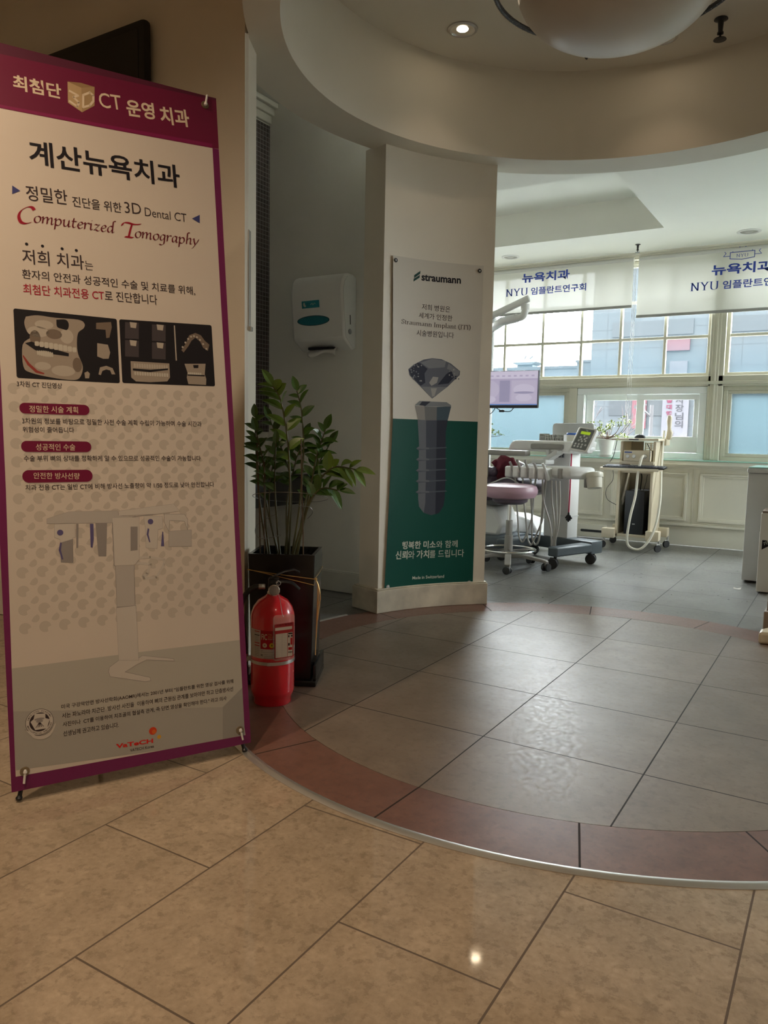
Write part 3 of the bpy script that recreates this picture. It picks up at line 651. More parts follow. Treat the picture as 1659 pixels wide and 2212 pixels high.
 'm_rods3':[(0.4367, 0.6747), (0.4395, 0.6746), (0.44, 0.631), (0.4307, 0.6316)],
 'm_dot1':[(0.1523, 0.6866), (0.1597, 0.6862)],
 'm_dot2':[(0.4035, 0.7061), (0.4114, 0.7058)],
 'm_blueL':[(0.1511, 0.6596), (0.1461, 0.6381), (0.153, 0.6115), (0.1571, 0.6112), (0.1521, 0.6377), (0.1551, 0.6572)],
 'm_blueR':[(0.3943, 0.6871), (0.3902, 0.6688), (0.3968, 0.6452), (0.4, 0.6451), (0.3957, 0.6685), (0.3988, 0.6845)],
 'seal':[(0.0765, 0.1736), (0.1114, 0.1672)],
 'sealkey':[(0.0654, 0.1976), (0.092, 0.1942), (0.0914, 0.1815), (0.1023, 0.1766), (0.0941, 0.1533), (0.0646, 0.1537), (0.054, 0.1777), (0.062, 0.1838)],
 'ribbon':[(0.0397, 0.1593), (0.0543, 0.1397), (0.0674, 0.1287), (0.0889, 0.1267), (0.1052, 0.1363), (0.1176, 0.1618), (0.1122, 0.1585), (0.1016, 0.1434), (0.0874, 0.1367), (0.0678, 0.1379), (0.0528, 0.1505)],
 'sph1':[(0.3791, 0.0926), (0.3904, 0.0905)],
 'sph2':[(0.3963, 0.072), (0.4026, 0.0707)],
 'gro':[(0.642, 2.019), (0.0344, 0.0484), (0.6459, 0.0449)],
 'pat':[(0.2544, 1.0851), (0.3058, 1.0888)],
 'pat2':[(0.2553, 0.7881), (0.3061, 0.7877), (0.2529, 0.7374)],
 'patedge':[(0.0456, 0.7403), (0.6184, 0.7786)],
}
PT=[
 ('straumann',(-0.1088, 1.8534),(0.1423, 1.8594),0.037,0.03,'black'),
 ('저희 병원은',(-0.1023, 1.6958),(0.0798, 1.696),0.0326,0,'ink'),
 ('세계가 인정한',(-0.1209, 1.6483),(0.095, 1.6473),0.032,0,'ink'),
 ('Straumann Implant (ITI)',(-0.2359, 1.6051),(0.2121, 1.6038),0.0293,0.02,'ink'),
 ('시술병원입니다',(-0.1326, 1.5501),(0.1076, 1.5518),0.0339,0,'ink'),
 ('행복한 미소',(-0.1995, 0.3492),(0.0258, 0.3436),0.0448,0.02,'pale'),
 ('와 함께',(0.0307, 0.3434),(0.1689, 0.3446),0.0429,0,'pale'),
 ('신뢰',(-0.2432, 0.2938),(-0.161, 0.2907),0.0491,0.02,'pale'),
 ('와',(-0.1575, 0.2905),(-0.1123, 0.2904),0.0466,0,'pale'),
 ('가치',(-0.0996, 0.2897),(-0.0157, 0.2878),0.0476,0.02,'pale'),
 ('를 드립니다',(-0.0115, 0.2876),(0.2108, 0.2864),0.0451,0,'pale'),
 ('Made in Switzerland',(-0.1235, 0.1687),(0.0868, 0.1656),0.0184,0.01,'pale'),
]
PP={
 'sheet':[(-0.3017, 1.9648), (0.2795, 1.9708), (0.2753, 1.5114), (0.2725, 1.0829), (0.2728, 0.1053), (-0.3172, 0.1194), (-0.2965, 0.6089), (-0.2807, 1.0875)],
 'green':[(-0.2807, 1.0875), (0.2725, 1.0829), (0.2728, 0.1053), (-0.3172, 0.1194), (-0.2965, 0.6089)],
 'sym1':[(-0.1574, 1.8772), (-0.1174, 1.9054), (-0.1184, 1.8894), (-0.1577, 1.8613)],
 'sym2':[(-0.1605, 1.8569), (-0.1204, 1.8833), (-0.1214, 1.8685), (-0.1615, 1.8421)],
 'dia':[(-0.1834, 1.3628), (-0.1479, 1.3905), (-0.0823, 1.4225), (-0.027, 1.4336), (0.033, 1.4314), (0.0929, 1.4105), (0.1528, 1.3695), (0.1511, 1.3474), (0.0772, 1.2783), (-0.0204, 1.2066), (-0.0282, 1.2129), (-0.1036, 1.2748), (-0.1748, 1.3313)],
 'd1':[(-0.1781, 1.3588), (-0.1225, 1.4028), (-0.102, 1.3998), (-0.0555, 1.3723), (-0.075, 1.3453), (-0.0685, 1.2938), (-0.0985, 1.2751), (-0.1669, 1.3296)],
 'd2':[(-0.1021, 1.4041), (-0.0269, 1.4301), (0.063, 1.4221), (0.0541, 1.3868), (-0.0455, 1.375)],
 'd3':[(0.0124, 1.2866), (0.0652, 1.348), (0.099, 1.3714), (0.1149, 1.3326), (0.0816, 1.2961)],
 'd4':[(0.0781, 1.4098), (0.148, 1.3693), (0.1438, 1.3471), (0.1149, 1.3326), (0.099, 1.3714), (0.0692, 1.3788)],
 'd5':[(-0.0432, 1.295), (-0.019, 1.3309), (0.0161, 1.3282), (0.007, 1.2972), (-0.0276, 1.2783)],
 'd6':[(-0.0933, 1.271), (0.0723, 1.2759), (-0.0205, 1.2088), (-0.0412, 1.2255)],
 'd7':[(-0.0322, 1.265), (0.0079, 1.2667), (-0.0058, 1.2225), (-0.0207, 1.2175)],
 'rim':[(-0.134, 1.1656), (-0.1038, 1.1905), (0.0725, 1.1901), (0.1026, 1.1734), (0.1004, 1.1654), (-0.0698, 1.1599), (-0.075, 1.165)],
 'rimd':[(-0.1057, 1.1666), (-0.0859, 1.189), (-0.03, 1.1901), (-0.0648, 1.1636)],
 'neck1':[(-0.134, 1.1634), (-0.0699, 1.1634), (-0.0625, 1.0829), (-0.1112, 1.086)],
 'neck2':[(-0.0698, 1.1599), (0.0111, 1.1608), (0.0118, 1.0847), (-0.0625, 1.0829)],
 'neck3':[(0.0111, 1.1608), (0.1028, 1.1668), (0.0831, 1.0865), (0.0118, 1.0847)],
 'body':[(-0.1127, 1.0847), (0.0831, 1.0865), (0.0727, 1.0174), (0.0792, 0.722), (0.0769, 0.6317), (0.0706, 0.5911), (0.0441, 0.5508), (-0.0062, 0.5385), (-0.0578, 0.5535), (-0.0898, 0.5902), (-0.0972, 0.6349), (-0.1001, 0.8122), (-0.0996, 0.9442)],
 'bodyL':[(-0.1127, 1.0847), (-0.0574, 1.0843), (-0.0497, 0.8121), (-0.0492, 0.6115), (-0.0578, 0.5535), (-0.0898, 0.5902), (-0.0972, 0.6349), (-0.1001, 0.8122), (-0.0996, 0.9442)],
 'bodyR':[(0.0133, 1.0852), (0.0831, 1.0865), (0.0727, 1.0174), (0.0792, 0.722), (0.0769, 0.6317), (0.0706, 0.5911), (0.0441, 0.5508), (0.0191, 0.5424)],
 'th0':[(-0.1186, 0.9221), (-0.1034, 0.9332), (-0.0326, 0.9281), (0.0778, 0.9329), (0.0829, 0.9276), (-0.0324, 0.9193), (-0.1028, 0.9126)],
 'th1':[(-0.1179, 0.8598), (-0.1017, 0.8708), (-0.0308, 0.8653), (0.0797, 0.8694), (0.0848, 0.8641), (-0.0306, 0.8564), (-0.1011, 0.8501)],
 'th2':[(-0.1172, 0.7978), (-0.1, 0.8087), (-0.0291, 0.8027), (0.0816, 0.8062), (0.0868, 0.8008), (-0.0288, 0.7938), (-0.0994, 0.7879)],
 'th3':[(-0.1166, 0.7364), (-0.0983, 0.7472), (-0.0273, 0.7408), (0.0835, 0.7436), (0.0887, 0.7382), (-0.027, 0.7318), (-0.0977, 0.7264)],
 'th4':[(-0.1159, 0.6744), (-0.0965, 0.6852), (-0.0255, 0.6782), (0.0854, 0.6805), (0.0906, 0.675), (-0.0252, 0.6692), (-0.096, 0.6643)],
 'gro':[(-0.2823, 1.9408), (0.2557, 1.9406), (-0.2923, 0.1418), (0.2493, 0.1311)],
}

# ================================================================== THE BIG BANNER
PC = {}
def pcol(name, c, rough=.55):
    if name not in PC: PC[name] = mat('print_'+name, c, rough, spec=.2)
    return PC[name]
INK = {'cream': pcol('cream', (.62, .50, .36)), 'black': pcol('black', (.012, .010, .014)), 'ink': pcol('ink', (.035, .022, .024)), 'red': pcol('red', (.33, .012, .03)),
       'logored': pcol('logo_red', (.55, .02, .015)), 'pale': pcol('pale', (.55, .58, .50))}
banner_white = mat('banner_fabric', (.56, .49, .415), .5, noise=.03, nscale=3)
wine = mat('wine_print', (.135, .0015, .032), .45, noise=.12, nscale=2.2)
wine_d = mat('dark_wine_print', (.075, .002, .022), .5, noise=.1, nscale=3)
wine_b = mat('purple_border_print', (.145, .006, .072), .45)
BT_ = .146
bn = thing('standing_banner', 'tall white banner on a stand with purple border and dark red top, advertising CT scans', 'banner', (-1.8533, 1.1695, 0), math.atan2(.8941, .4478))
def bput(u, v, l):   # sheet u, v (m) -> banner's own space; it leans back a little
    if 0 < l < .003: l *= .35
    return (u, v*math.sin(BT_)-l*math.cos(BT_), .03+v*math.cos(BT_)+l*math.sin(BT_))
BW, BH = .680, 2.05
q = MB(); n = 12
fr = [bput(BW*i/n, v, .0) for v in (0, BH) for i in range(n+1)]; bk = [bput(BW*i/n, v, -.0014) for v in (0, BH) for i in range(n+1)]
L = n+1
q.add(fr+bk, [(i, i+1, L+i+1, L+i) for i in range(n)]+[(2*L+i, 3*L+i, 3*L+i+1, 2*L+i+1) for i in range(n)]+
      [(i, 2*L+i, 2*L+i+1, i+1) for i in range(n)]+[(L+i, L+i+1, 3*L+i+1, 3*L+i) for i in range(n)]+[(0, L, 3*L, 2*L), (n, 2*L+n, 3*L+n, L+n)])
sheet = q.build('banner_sheet', banner_white, bn, smooth=False)
pr = Print(bput, .06)
bI = BP['inner']
# border frame: left, right and bottom bands, and the wine header
pr.lift = .0006
pr.poly([(0, 0), bI[0], bI[10], bI[9], (.0215, 1.3), (.0215, 1.862), (0, 1.862)], wine_b)
pr.poly([(0, 0), (BW, 0), bI[1], bI[0]], wine_b)
pr.poly([(BW, 0), (BW, 1.885), bI[6], bI[5], bI[4], bI[3], bI[2], bI[1]], wine_b)
pr.build('printed_border', sheet)
pr = Print(bput, .06); pr.lift = .0006
pr.poly([(0, 1.862), (.051, 1.8643), (.342, 1.8724), (.6591, 1.8842), (BW, 1.886), (BW, 2.043), (.35, 2.030), (0, 2.016)], wine)
pr.poly([(0, 2.016), (.35, 2.030), (BW, 2.043), (BW, BH), (0, BH)], wine_d)
pr.poly([(.051, 1.866), (.342, 1.8742), (.659, 1.886), (.659, 1.898), (.342, 1.8842), (.051, 1.8743)], mat('magenta_print', (.19, .003, .06), .45), .0009)
header = pr.build('header_panel', sheet); header['label'] = 'dark wine red top panel'
goldp = pcol('gold_cube', (.42, .29, .15)); gold2 = pcol('gold_cube_side', (.33, .22, .11)); gold3 = pcol('gold_cube_top', (.27, .17, .08))
pr = Print(bput); pr.lift = .0012
pr.poly(BP['cubeL'], goldp); pr.poly(BP['cubeR'], gold2); pr.poly([BP['cubeL'][0], BP['cubeL'][1], BP['cubeR'][1], (.268, 1.992)], gold3)
pr.lift = .0016
def stroke(P_, pts, wd, m_, closed=False):
    pts = list(pts)+([pts[0]] if closed else [])
    for a, b in zip(pts, pts[1:]):
        d = Vector((b[0]-a[0], b[1]-a[1])); d.normalize(); nx, ny = -d.y*wd/2, d.x*wd/2; ex, ey = d.x*wd*.3, d.y*wd*.3
        P_.poly([(a[0]+nx-ex, a[1]+ny-ey), (b[0]+nx+ex, b[1]+ny+ey), (b[0]-nx+ex, b[1]-ny+ey), (a[0]-nx-ex, a[1]-ny-ey)], m_)
stroke(pr, BP['three'], .006, INK['cream']); stroke(pr, BP['dee'], .006, INK['cream'], True)
pr.build('cube_emblem', sheet)
groups = {'H': 'header_lettering', 'T': 'title_lettering', 'S': 'slogan_lettering', 'B': 'body_lettering', 'P': 'heading_lettering', 'L': 'logo_lettering'}
navy = pcol('navy', (.045, .05, .16)); shp = pcol('pill_edge', (.36, .31, .27)); npill = 0
for g, tx, p0, p1, h, bo, cl in BT:
    pr = Print(bput); pr.text(tx, p0, p1, h, INK[cl], (.019 if g == 'T' else bo+.006), .0016)
    if tx == '저희 치과':
        for x, y in BP['dots']: pr.poly(disc(x, y, .0042, 12), INK['black'], .0014)
    if g == 'P':                    # rounded plate behind each heading
        npill += 1; a = BP['pill%d' % npill]; cx_, cy_ = (a[0][0]+a[1][0])/2, (a[0][1]+a[2][1])/2; w_, h_ = a[1][0]-a[0][0], a[0][1]-a[2][1]
        pr.poly(rrect(w_, h_, h_*.47, 6, cx_+.0015, cy_-.0022), shp, .0009); pr.poly(rrect(w_, h_, h_*.47, 6, cx_, cy_), pcol('pill_wine', (.15, .006, .035)), .0012)
    if tx == 'VaTeCH':
        s1, s2 = BP['sph1'], BP['sph2']
        pr.poly(disc(*s1[0], .0112, 24), pcol('orange_red', (.55, .05, .015)), .0012); pr.poly(disc(s1[0][0]+.003, s1[0][1]-.003, .006, 16), pcol('orange', (.62, .13, .02)), .0014)
        pr.poly(disc(*s2[0], .0058, 16), pcol('yellow_gold', (.60, .32, .03)), .0012)
    pr.build(groups[g], sheet)
for kx in ('triR', 'triL'): pr = Print(bput); pr.poly(BP[kx], navy, .0014); pr.build('arrow_mark', sheet)
# chancery hand for "Computerized Tomography": pen strokes in em units
GL = {
 'o': (.50, [[(.30, .42), (.12, .33), (.08, .15), (.18, .0), (.33, .02), (.44, .17), (.42, .35), (.30, .42)]]),
 'm': (.80, [[(.0, .33), (.08, .42), (.10, .30), (.10, 0)], [(.10, .2), (.24, .40), (.36, .40), (.38, .25), (.38, 0)], [(.38, .2), (.52, .40), (.63, .40), (.65, .25), (.65, .06), (.70, 0), (.78, .08)]]),
 'p': (.54, [[(.0, .33), (.08, .42), (.10, .2), (.10, -.28)], [(.10, .22), (.24, .40), (.40, .36), (.44, .18), (.34, .02), (.20, 0), (.10, .05)]]),
 'u': (.56, [[(.0, .33), (.08, .42), (.09, .25), (.10, .08), (.18, 0), (.30, .06), (.40, .24)], [(.40, .42), (.40, .08), (.45, 0), (.54, .08)]]),
 't': (.36, [[(.14, .60), (.12, .3), (.12, .08), (.20, 0), (.32, .07)], [(.02, .40), (.32, .40)]]),
 'e': (.44, [[(.10, .19), (.30, .24), (.37, .34), (.26, .42), (.12, .32), (.08, .14), (.18, 0), (.30, .02), (.40, .10)]]),
 'r': (.40, [[(.0, .33), (.08, .42), (.10, .25), (.10, 0)], [(.10, .22), (.20, .38), (.30, .42), (.38, .38)]]),
 'i': (.28, [[(.0, .33), (.08, .42), (.09, .25), (.09, .07), (.15, 0), (.25, .08)], [(.11, .58), (.13, .62)]]),
 'z': (.44, [[(.04, .34), (.10, .40), (.24, .37), (.38, .41)], [(.38, .41), (.04, .01)], [(.04, .01), (.18, .05), (.30, -.02), (.42, .05)]]),
 'd': (.54, [[(.36, .38), (.22, .42), (.09, .28), (.08, .1), (.17, 0), (.30, .08), (.38, .24)], [(.39, .74), (.39, .10), (.43, 0), (.52, .08)], [(.39, .74), (.46, .78), (.54, .75)]]),
 'g': (.50, [[(.38, .38), (.24, .42), (.10, .28), (.09, .1), (.18, .02), (.30, .1), (.39, .26)], [(.39, .42), (.39, .0), (.36, -.2), (.22, -.29), (.06, -.25)]]),
 'a': (.52, [[(.36, .38), (.22, .42), (.09, .28), (.08, .1), (.16, 0), (.28, .08), (.38, .26)], [(.38, .42), (.37, .1), (.42, 0), (.50, .08)]]),
 'h': (.54, [[(.10, .74), (.10, 0)], [(.10, .74), (.17, .79), (.25, .75)], [(.10, .22), (.24, .40), (.36, .40), (.39, .26), (.38, .08), (.43, 0), (.52, .08)]]),
 'y': (.50, [[(.0, .34), (.08, .42), (.12, .25), (.22, .02)], [(.46, .42), (.36, .2), (.22, .0), (.10, -.2), (.0, -.28)]]),
 'C': (.66, [[(.60, .60), (.50, .70), (.34, .68), (.14, .5), (.08, .26), (.18, .04), (.36, 0), (.54, .08)]]),
 'T': (.62, [[(.02, .52), (.06, .66), (.20, .70), (.40, .66), (.62, .72)], [(.34, .67), (.30, .3), (.28, .0)], [(.16, .0), (.42, .0)]]),
}
def script(P_, word, p0, p1, em, m_, wd=.10, lift=.0016):
    tot = sum(GL[c][0] for c in word); sx = (p1[0]-p0[0])/tot/em; x = 0
    sl = (p1[1]-p0[1])/(p1[0]-p0[0])
    for c in word:
        adv, st = GL[c]
        P_.nib([[(a*sx, b) for a, b in s_2] for s_2 in st], (p0[0]+x*em*sx, p0[1]+x*em*sx*sl), em, m_, wd, 38, .16, lift)
        x += adv
C0, OM, T0, OG = BP['C0'], BP['om'], BP['T0'], BP['omg']
bordo = pcol('bordeaux', (.14, .012, .022)); pr = Print(bput)
script(pr, 'C', (C0[0][0]-.003, C0[0][1]+.004), (C0[1][0]+.004, C0[0][1]+.004), .070, INK['red'], .13)
script(pr, 'omputerized', (OM[0][0]+.002, OM[0][1]+.003), (OM[1][0]-.004, OM[1][1]+.002), .046, bordo)
script(pr, 'T', (T0[0][0]-.003, T0[0][1]+.002), (T0[1][0]+.004, T0[0][1]+.002), .062, INK['red'], .13)
script(pr, 'omography', (OG[0][0], OG[0][1]+.003), (OG[1][0]-.002, OG[1][1]+.003), .046, bordo)
pr.build('script_lettering', sheet)
# the two scan pictures
blk = pcol('scan_black', (.012, .010, .012)); bone = pcol('bone', (.30, .25, .20)); bone2 = pcol('bone_light', (.40, .35, .29)); bone3 = pcol('bone_dark', (.16, .12, .09)); tooth = pcol('tooth', (.46, .42, .35)); ghost = pcol('scan_grey', (.055, .045, .048))
pr = Print(bput, .08); pr.lift = .0012
def rquad(a, r=.005):
    c_ = (sum(p[0] for p in a)/4, sum(p[1] for p in a)/4); out = []
    for i in range(4):
        p, pv, nx_ = Vector(a[i]), Vector(a[i-1]), Vector(a[(i+1) % 4])
        e0, e1 = p+(pv-p).normalized()*r, p+(nx_-p).normalized()*r; out += [tuple(e0), tuple((e0+e1+p*1.2)/3.2), tuple(e1)]
    return out
pr.poly(rquad(BP['picL']), blk, .0010); pr.poly(rquad(BP['picR']), blk, .0010)
def blob(pts): return [tuple(p.to_2d()) for p in spline([(x, y, 0) for x, y in pts+pts[:1]], 4)][:-1]
pr.poly(blob(BP['skull']), bone, .0013); pr.poly(BP['jawgap'], blk, .0016)
sk = BP['skull']; px = [p[0] for p in sk]; py = [p[1] for p in sk]; sx0, sx1, sy0, sy1 = min(px), max(px), min(py), max(py)
def S(u, v): return (sx0+(sx1-sx0)*u, sy0+(sy1-sy0)*v)
for u, v, a, b, m_ in ((.35, .86, .035, .018, bone2), (.25, .74, .04, .022, bone2), (.7, .70, .026, .03, bone2), (.5, .72, .03, .02, bone3), (.62, .14, .045, .022, bone2), (.85, .25, .018, .03, bone3), (.3, .2, .03, .016, bone2), (.2, .64, .02, .03, bone3)):
    pr.poly(disc(*S(u, v), a*.7, 16, b*.7), m_, .0014)
pr.poly(blob(BP['orbit']), blk, .0016)
for row, nn, wv in (('teethU', 9, 1), ('teethL', 9, -1)):
    a = BP[row]; x0_, x1_ = a[0][0]+.004, a[1][0]
    ya_, yb_ = (a[0][1]+a[-1][1])/2, (a[1][1]+a[2][1])/2
    hh = .0075
    for i in range(nn):
        f_ = (i+.5)/nn; x = x0_+(x1_-x0_)*f_; y = ya_+(yb_-ya_)*f_
        pr.poly(rrect((x1_-x0_)/nn*.92, hh*2*(.8+.4*math.sin(f_*3)), .003, 3, x, y), tooth, .0019)
pr.poly(BP['canal'], pcol('canal_red', (.25, .04, .03)), .0016)
for kx in ('sm1', 'sm2', 'sm3', 'sm4'): pr.poly(BP[kx], bone3 if kx == 'sm1' else bone, .0014)
for i in range(4):
    pr.poly(BP['rt%d' % i], ghost, .0013); pr.poly(BP['rtw%d' % i], bone2, .0016); stroke(pr, BP['rtt%d' % i], .0022, bone, True)
pr.poly(BP['vline'], bone2, .0014); pr.poly(BP['arch'], bone3, .0014)
a = BP['arch']
for i in range(9): pr.poly(disc(a[0][0]+(a[7][0]-a[0][0])*(i+.5)/9, a[0][1]+.006+.045*math.sin(PI*(i+.5)/9)-.004, .0032, 8), bone2, .0017)
pr.poly(BP['pano'], bone, .0014); pr.poly(BP['panog'], blk, .0019)
a = BP['pano']
for i in range(14):
    x = a[0][0]+.012+(a[1][0]-a[0][0]-.02)*i/13
    pr.poly(rrect(.0055, .013, .0018, 2, x, BP['panog'][0][1]+.0095), bone2, .0016); pr.poly(rrect(.0055, .011, .0018, 2, x, BP['panog'][4][1]-.006), tooth, .0016)
pr.poly(BP['head'], bone, .0014); pr.poly(BP['headg'], blk, .0018); pr.poly(BP['nose'], blk, .0018)
a = BP['head']
for i in range(7): pr.poly(rrect(.0052, .008, .0015, 2, BP['headg'][0][0]+.004+.0062*i, BP['headg'][0][1]+.003), tooth, .0016)
pr.build('scan_pictures', sheet)
# crescent pattern, floor shades and the scanner picture in the lower half
pat = pcol('crescent_grey', (.46, .405, .34)); pr = Print(bput); pr.lift = .0003
def pac(cx_, cy_, r, rot, bite): # disc with a bitten corner
    a0_ = rot+bite/2; nn = 14; return [(cx_+r*math.cos(a0_+(2*PI-bite)*k/nn), cy_+r*math.sin(a0_+(2*PI-bite)*k/nn)) for k in range(nn+1)]+[(cx_+r*.45*math.cos(rot), cy_+r*.45*math.sin(rot))]
for i in range(12):
    for j in range(14):
        x, y = .052+.0505*i, 1.087-.0505*j
        if .025 < x < .65 and y > .43: pr.poly(pac(x, y, .0155, -.5, 1.2), pat)
        x, y = x+.026, y-.025
        if .03 < x < .645 and y > .44: pr.poly(pac(x, y, .0115, 2.4, 2.6), pat)
pr.build('crescent_pattern', sheet)
pr = Print(bput, .08); pr.lift = .0004
g1, g2, g3 = pcol('floor_shade', (.40, .375, .32)), pcol('floor_shade_dark', (.345, .325, .285)), pcol('floor_shade_side', (.28, .265, .235))
pr.poly(BP['grayfloor'], g1); pr.poly(BP['grayfloor2'], g2); pr.poly(BP['grayside'], g3, .0005)
pr.build('printed_ground', sheet)
pr = Print(bput, .08); pr.lift = .0010
mA, mB_, mC, mD = pcol('machine_light', (.50, .455, .40)), pcol('machine_mid', (.41, .375, .335)), pcol('machine_dark', (.25, .225, .21)), pcol('machine_blue', (.10, .085, .19))
for kx, m_, l in (('m_base', mA, .0009), ('m_col1', mB_, .001), ('m_col2', mA, .0012), ('m_tube2', mC, .0011), ('m_armtop', mB_, .0013), ('m_armR', mA, .0013), ('m_head', mA, .0014), ('m_headslot', mC, .0017), ('m_sensL', mA, .0011), ('m_sensR', mA, .0012), ('m_boxR', mB_, .0012), ('m_boxRt', mA, .0010), ('m_rods1', mC, .0015), ('m_rods2', mD, .0015), ('m_rods3', mD, .0015), ('m_blueL', mD, .0017), ('m_blueR', mD, .0017)):
    pr.poly(BP[kx], m_, l)
for kx in ('m_base', 'm_col1', 'm_col2', 'm_armtop', 'm_armR', 'm_head', 'm_sensL', 'm_sensR', 'm_boxR', 'm_boxRt'): stroke(pr, BP[kx], .0011, mC, True)
a = BP['m_sensL']; pr.poly([a[4], a[5], ((a[5][0]+a[6][0])/2, a[6][1]-.01), (a[3][0], a[3][1]-.004)], mC, .0013)
stroke(pr, BP['m_chin'], .007, mA, True); stroke(pr, [BP['m_armtop'][4], (BP['m_armR'][3][0], BP['m_armR'][3][1])], .002, mC); stroke(pr, [BP['m_col2'][0], BP['m_col2'][1]], .002, mC); stroke(pr, [BP['m_head'][0], BP['m_head'][4]], .004, mC)
for kx in ('m_dot1', 'm_dot2'): pr.poly(disc(*BP[kx][0], .0082, 18), mD, .0018)
pr.build('scanner_picture', sheet)
pr = Print(bput); sc_, se = BP['seal']; R_ = math.hypot(se[0]-sc_[0], se[1]-sc_[1])
V, F = ring2(*sc_, 0.001, R_, 36); pr.shape(V, F, INK['ink'], .0011); V, F = ring2(*sc_, .001, R_*.97, 36); pr.shape(V, F, mA, .0013); V, F = ring2(*sc_, .001, R_*.72, 36); pr.shape(V, F, INK['ink'], .0015)
pr.poly(BP['sealkey'], mA, .0018); pr.poly(blob(BP['ribbon']), mA, .0019); stroke(pr, BP['ribbon'], .0009, INK['ink'], True)
for i, yy in enumerate((.008, .002)): pr.poly(disc(sc_[0], sc_[1]+yy, .013-.004*i, 16, .0035), mC, .0021)
for i in range(5): pr.poly([(sc_[0]-.001, sc_[1]), (sc_[0]+.001, sc_[1]), (sc_[0]+(i-2)*.005+.0008, sc_[1]-.014), (sc_[0]+(i-2)*.005-.0008, sc_[1]-.014)], INK['ink'], .002)
for word, a0_, a1_, fl in (('AMERICAN ACADEMY', 165, 15, 1), ('MAXILLOFACIAL RADIOLOGY', 190, 350, -1)):
    for i, ch in enumerate(word):
        if ch == ' ': continue
        an = math.radians(a0_+(a1_-a0_)*(i+.5)/len(word)); rr = R_*.845; V, F = text2d(ch, .01); s3 = .0058; th = an-PI/2 if fl > 0 else an+PI/2
        mx = (min(v[0] for v in V)+max(v[0] for v in V))/2
        pr.shape([(sc_[0]+rr*math.cos(an)+((x-mx)*math.cos(th)-(y-.35)*math.sin(th))*s3, sc_[1]+rr*math.sin(an)+((x-mx)*math.sin(th)+(y-.35)*math.cos(th))*s3) for x, y in V], F, INK['ink'], .0017)
pr.build('round_seal', sheet)
# eyelets, pins and the crossed stand behind
brass = mat('dull_brass', (.30, .23, .14), .35, metal=.9); clearp = mat('clear_pin', (.72, .70, .66), .12, spec=.8)
cor = [(.642, 2.019), (.0344, .0484), (.6459, .0449), (.036, 2.012)]
from mathutils import Euler
for i, (u, v) in enumerate(cor):
    g = MB(); p = bput(u, v, .001); g.at(p, (-BT_, 0, 0)); g.lathe([(.0055, 0), (.0055, -.002), (.0115, -.0022), (.0125, 0)], (0, 0, 0), 20, 'y', cap=False); g.build('eyelet', brass, sheet)
    sgn = 1 if v > 1 else -1
    g = MB(); a, b, c_ = bput(u, v-.004*sgn, -.004), bput(u, v, .007), bput(u+(.006 if u > .3 else -.004), v+.030*sgn, .006)
    g.tube([a, b, c_], .0032, 8); g.lathe([(0.0005, -.006), (.005, -.003), (.0055, .0), (.003, .006)], b, 10); g.build('corner_pin', clearp, bn)
for (u, v) in cor:
    g = MB(); hub = (BW/2, .30, .95); e = bput(u, v, -.012)
    if v > 1: g.tube([hub, e], .006, 8)
    else: g.tube([hub, e, (e[0]+(.016 if u > .3 else -.016), e[1]-.012, .004)], .006, 8); g.lathe([(.0005, 0), (.008, .003), (.009, .009), (.004, .015)], (e[0]+(.016 if u > .3 else -.016), e[1]-.012, 0), 10)
    g.build('stand_arm', black_pl, bn)
g = MB(); g.box((BW/2-.03, .285, .91), (BW/2+.03, .325, .99), .008); g.build('stand_hub', black_pl, bn)
g = MB(); g.tube([(BW/2, .31, .95), (BW/2, .62, .012)], .008, 8); g.build('rear_leg', black_pl, bn)

# ================================================================== POSTER ON THE COLUMN
PR_ = 1.416
def pput(u, z, l):
    a = math.radians(146)-u/PR_; r = PR_-(l*.5 if 0 < l < .003 else l); return (CX+r*math.cos(a), CY+r*math.sin(a), z)
pt = thing('wall_poster', 'long white and green poster of a dental implant below a diamond, on the column', 'poster')
q = Print(pput, .02); q.lift = .0
q.poly(PP['sheet'], mat('poster_paper', (.60, .56, .49), .42)); q.poly(PP['sheet'], mat('poster_paper', (.60, .56, .49), .42), -.0012); ps = q.build('poster_sheet', pt)
q = Print(pput, .02); q.lift = .0006; q.poly(PP['green'], mat('poster_green', (.002, .070, .050), .5, spec=.2)); q.build('green_panel', ps)
q = Print(pput, .02)
slate = pcol('diamond_slate', (.11, .115, .14)); sl2 = pcol('diamond_dark', (.02, .022, .04)); sl3 = pcol('diamond_pale', (.36, .34, .32)); sl4 = pcol('diamond_mid', (.20, .20, .215))
q.poly(PP['dia'], slate, .0010); q.poly(PP['d2'], sl4, .0014); q.poly(PP['d1'], sl2, .0014); q.poly(PP['d3'], sl2, .0018); q.poly(PP['d4'], sl4, .0014); q.poly(PP['d5'], sl3, .0018); q.poly(PP['d6'], sl4, .0014); q.poly(PP['d7'], sl3, .0018)
random.seed(3)
for i in range(46):
    if i % 3: u, v = random.uniform(-.17, -.085), random.uniform(1.30, 1.39)
    else: u, v = random.uniform(.085, .145), random.uniform(1.32, 1.38)
    r_ = random.uniform(.002, .006); q.poly([(u, v+r_), (u+r_*1.2, v), (u+r_*.2, v-r_), (u-r_, v-r_*.2)], random.choice((sl3, sl4, sl2)), .0021)
for a, b in (((-.05, 1.375), (.06, 1.39)), ((-.10, 1.40), (-.03, 1.395)), ((.03, 1.30), (.075, 1.37)), ((-.09, 1.272), (.075, 1.277)), ((-.06, 1.25), (-.02, 1.21)), ((.04, 1.262), (.0, 1.22)), ((-.18, 1.36), (-.02, 1.21)), ((.152, 1.37), (.0, 1.222))):
    stroke(q, [a, b], .0028, sl3 if a[1] < 1.38 else sl4)
q.build('diamond_picture', ps)
q = Print(pput, .02)
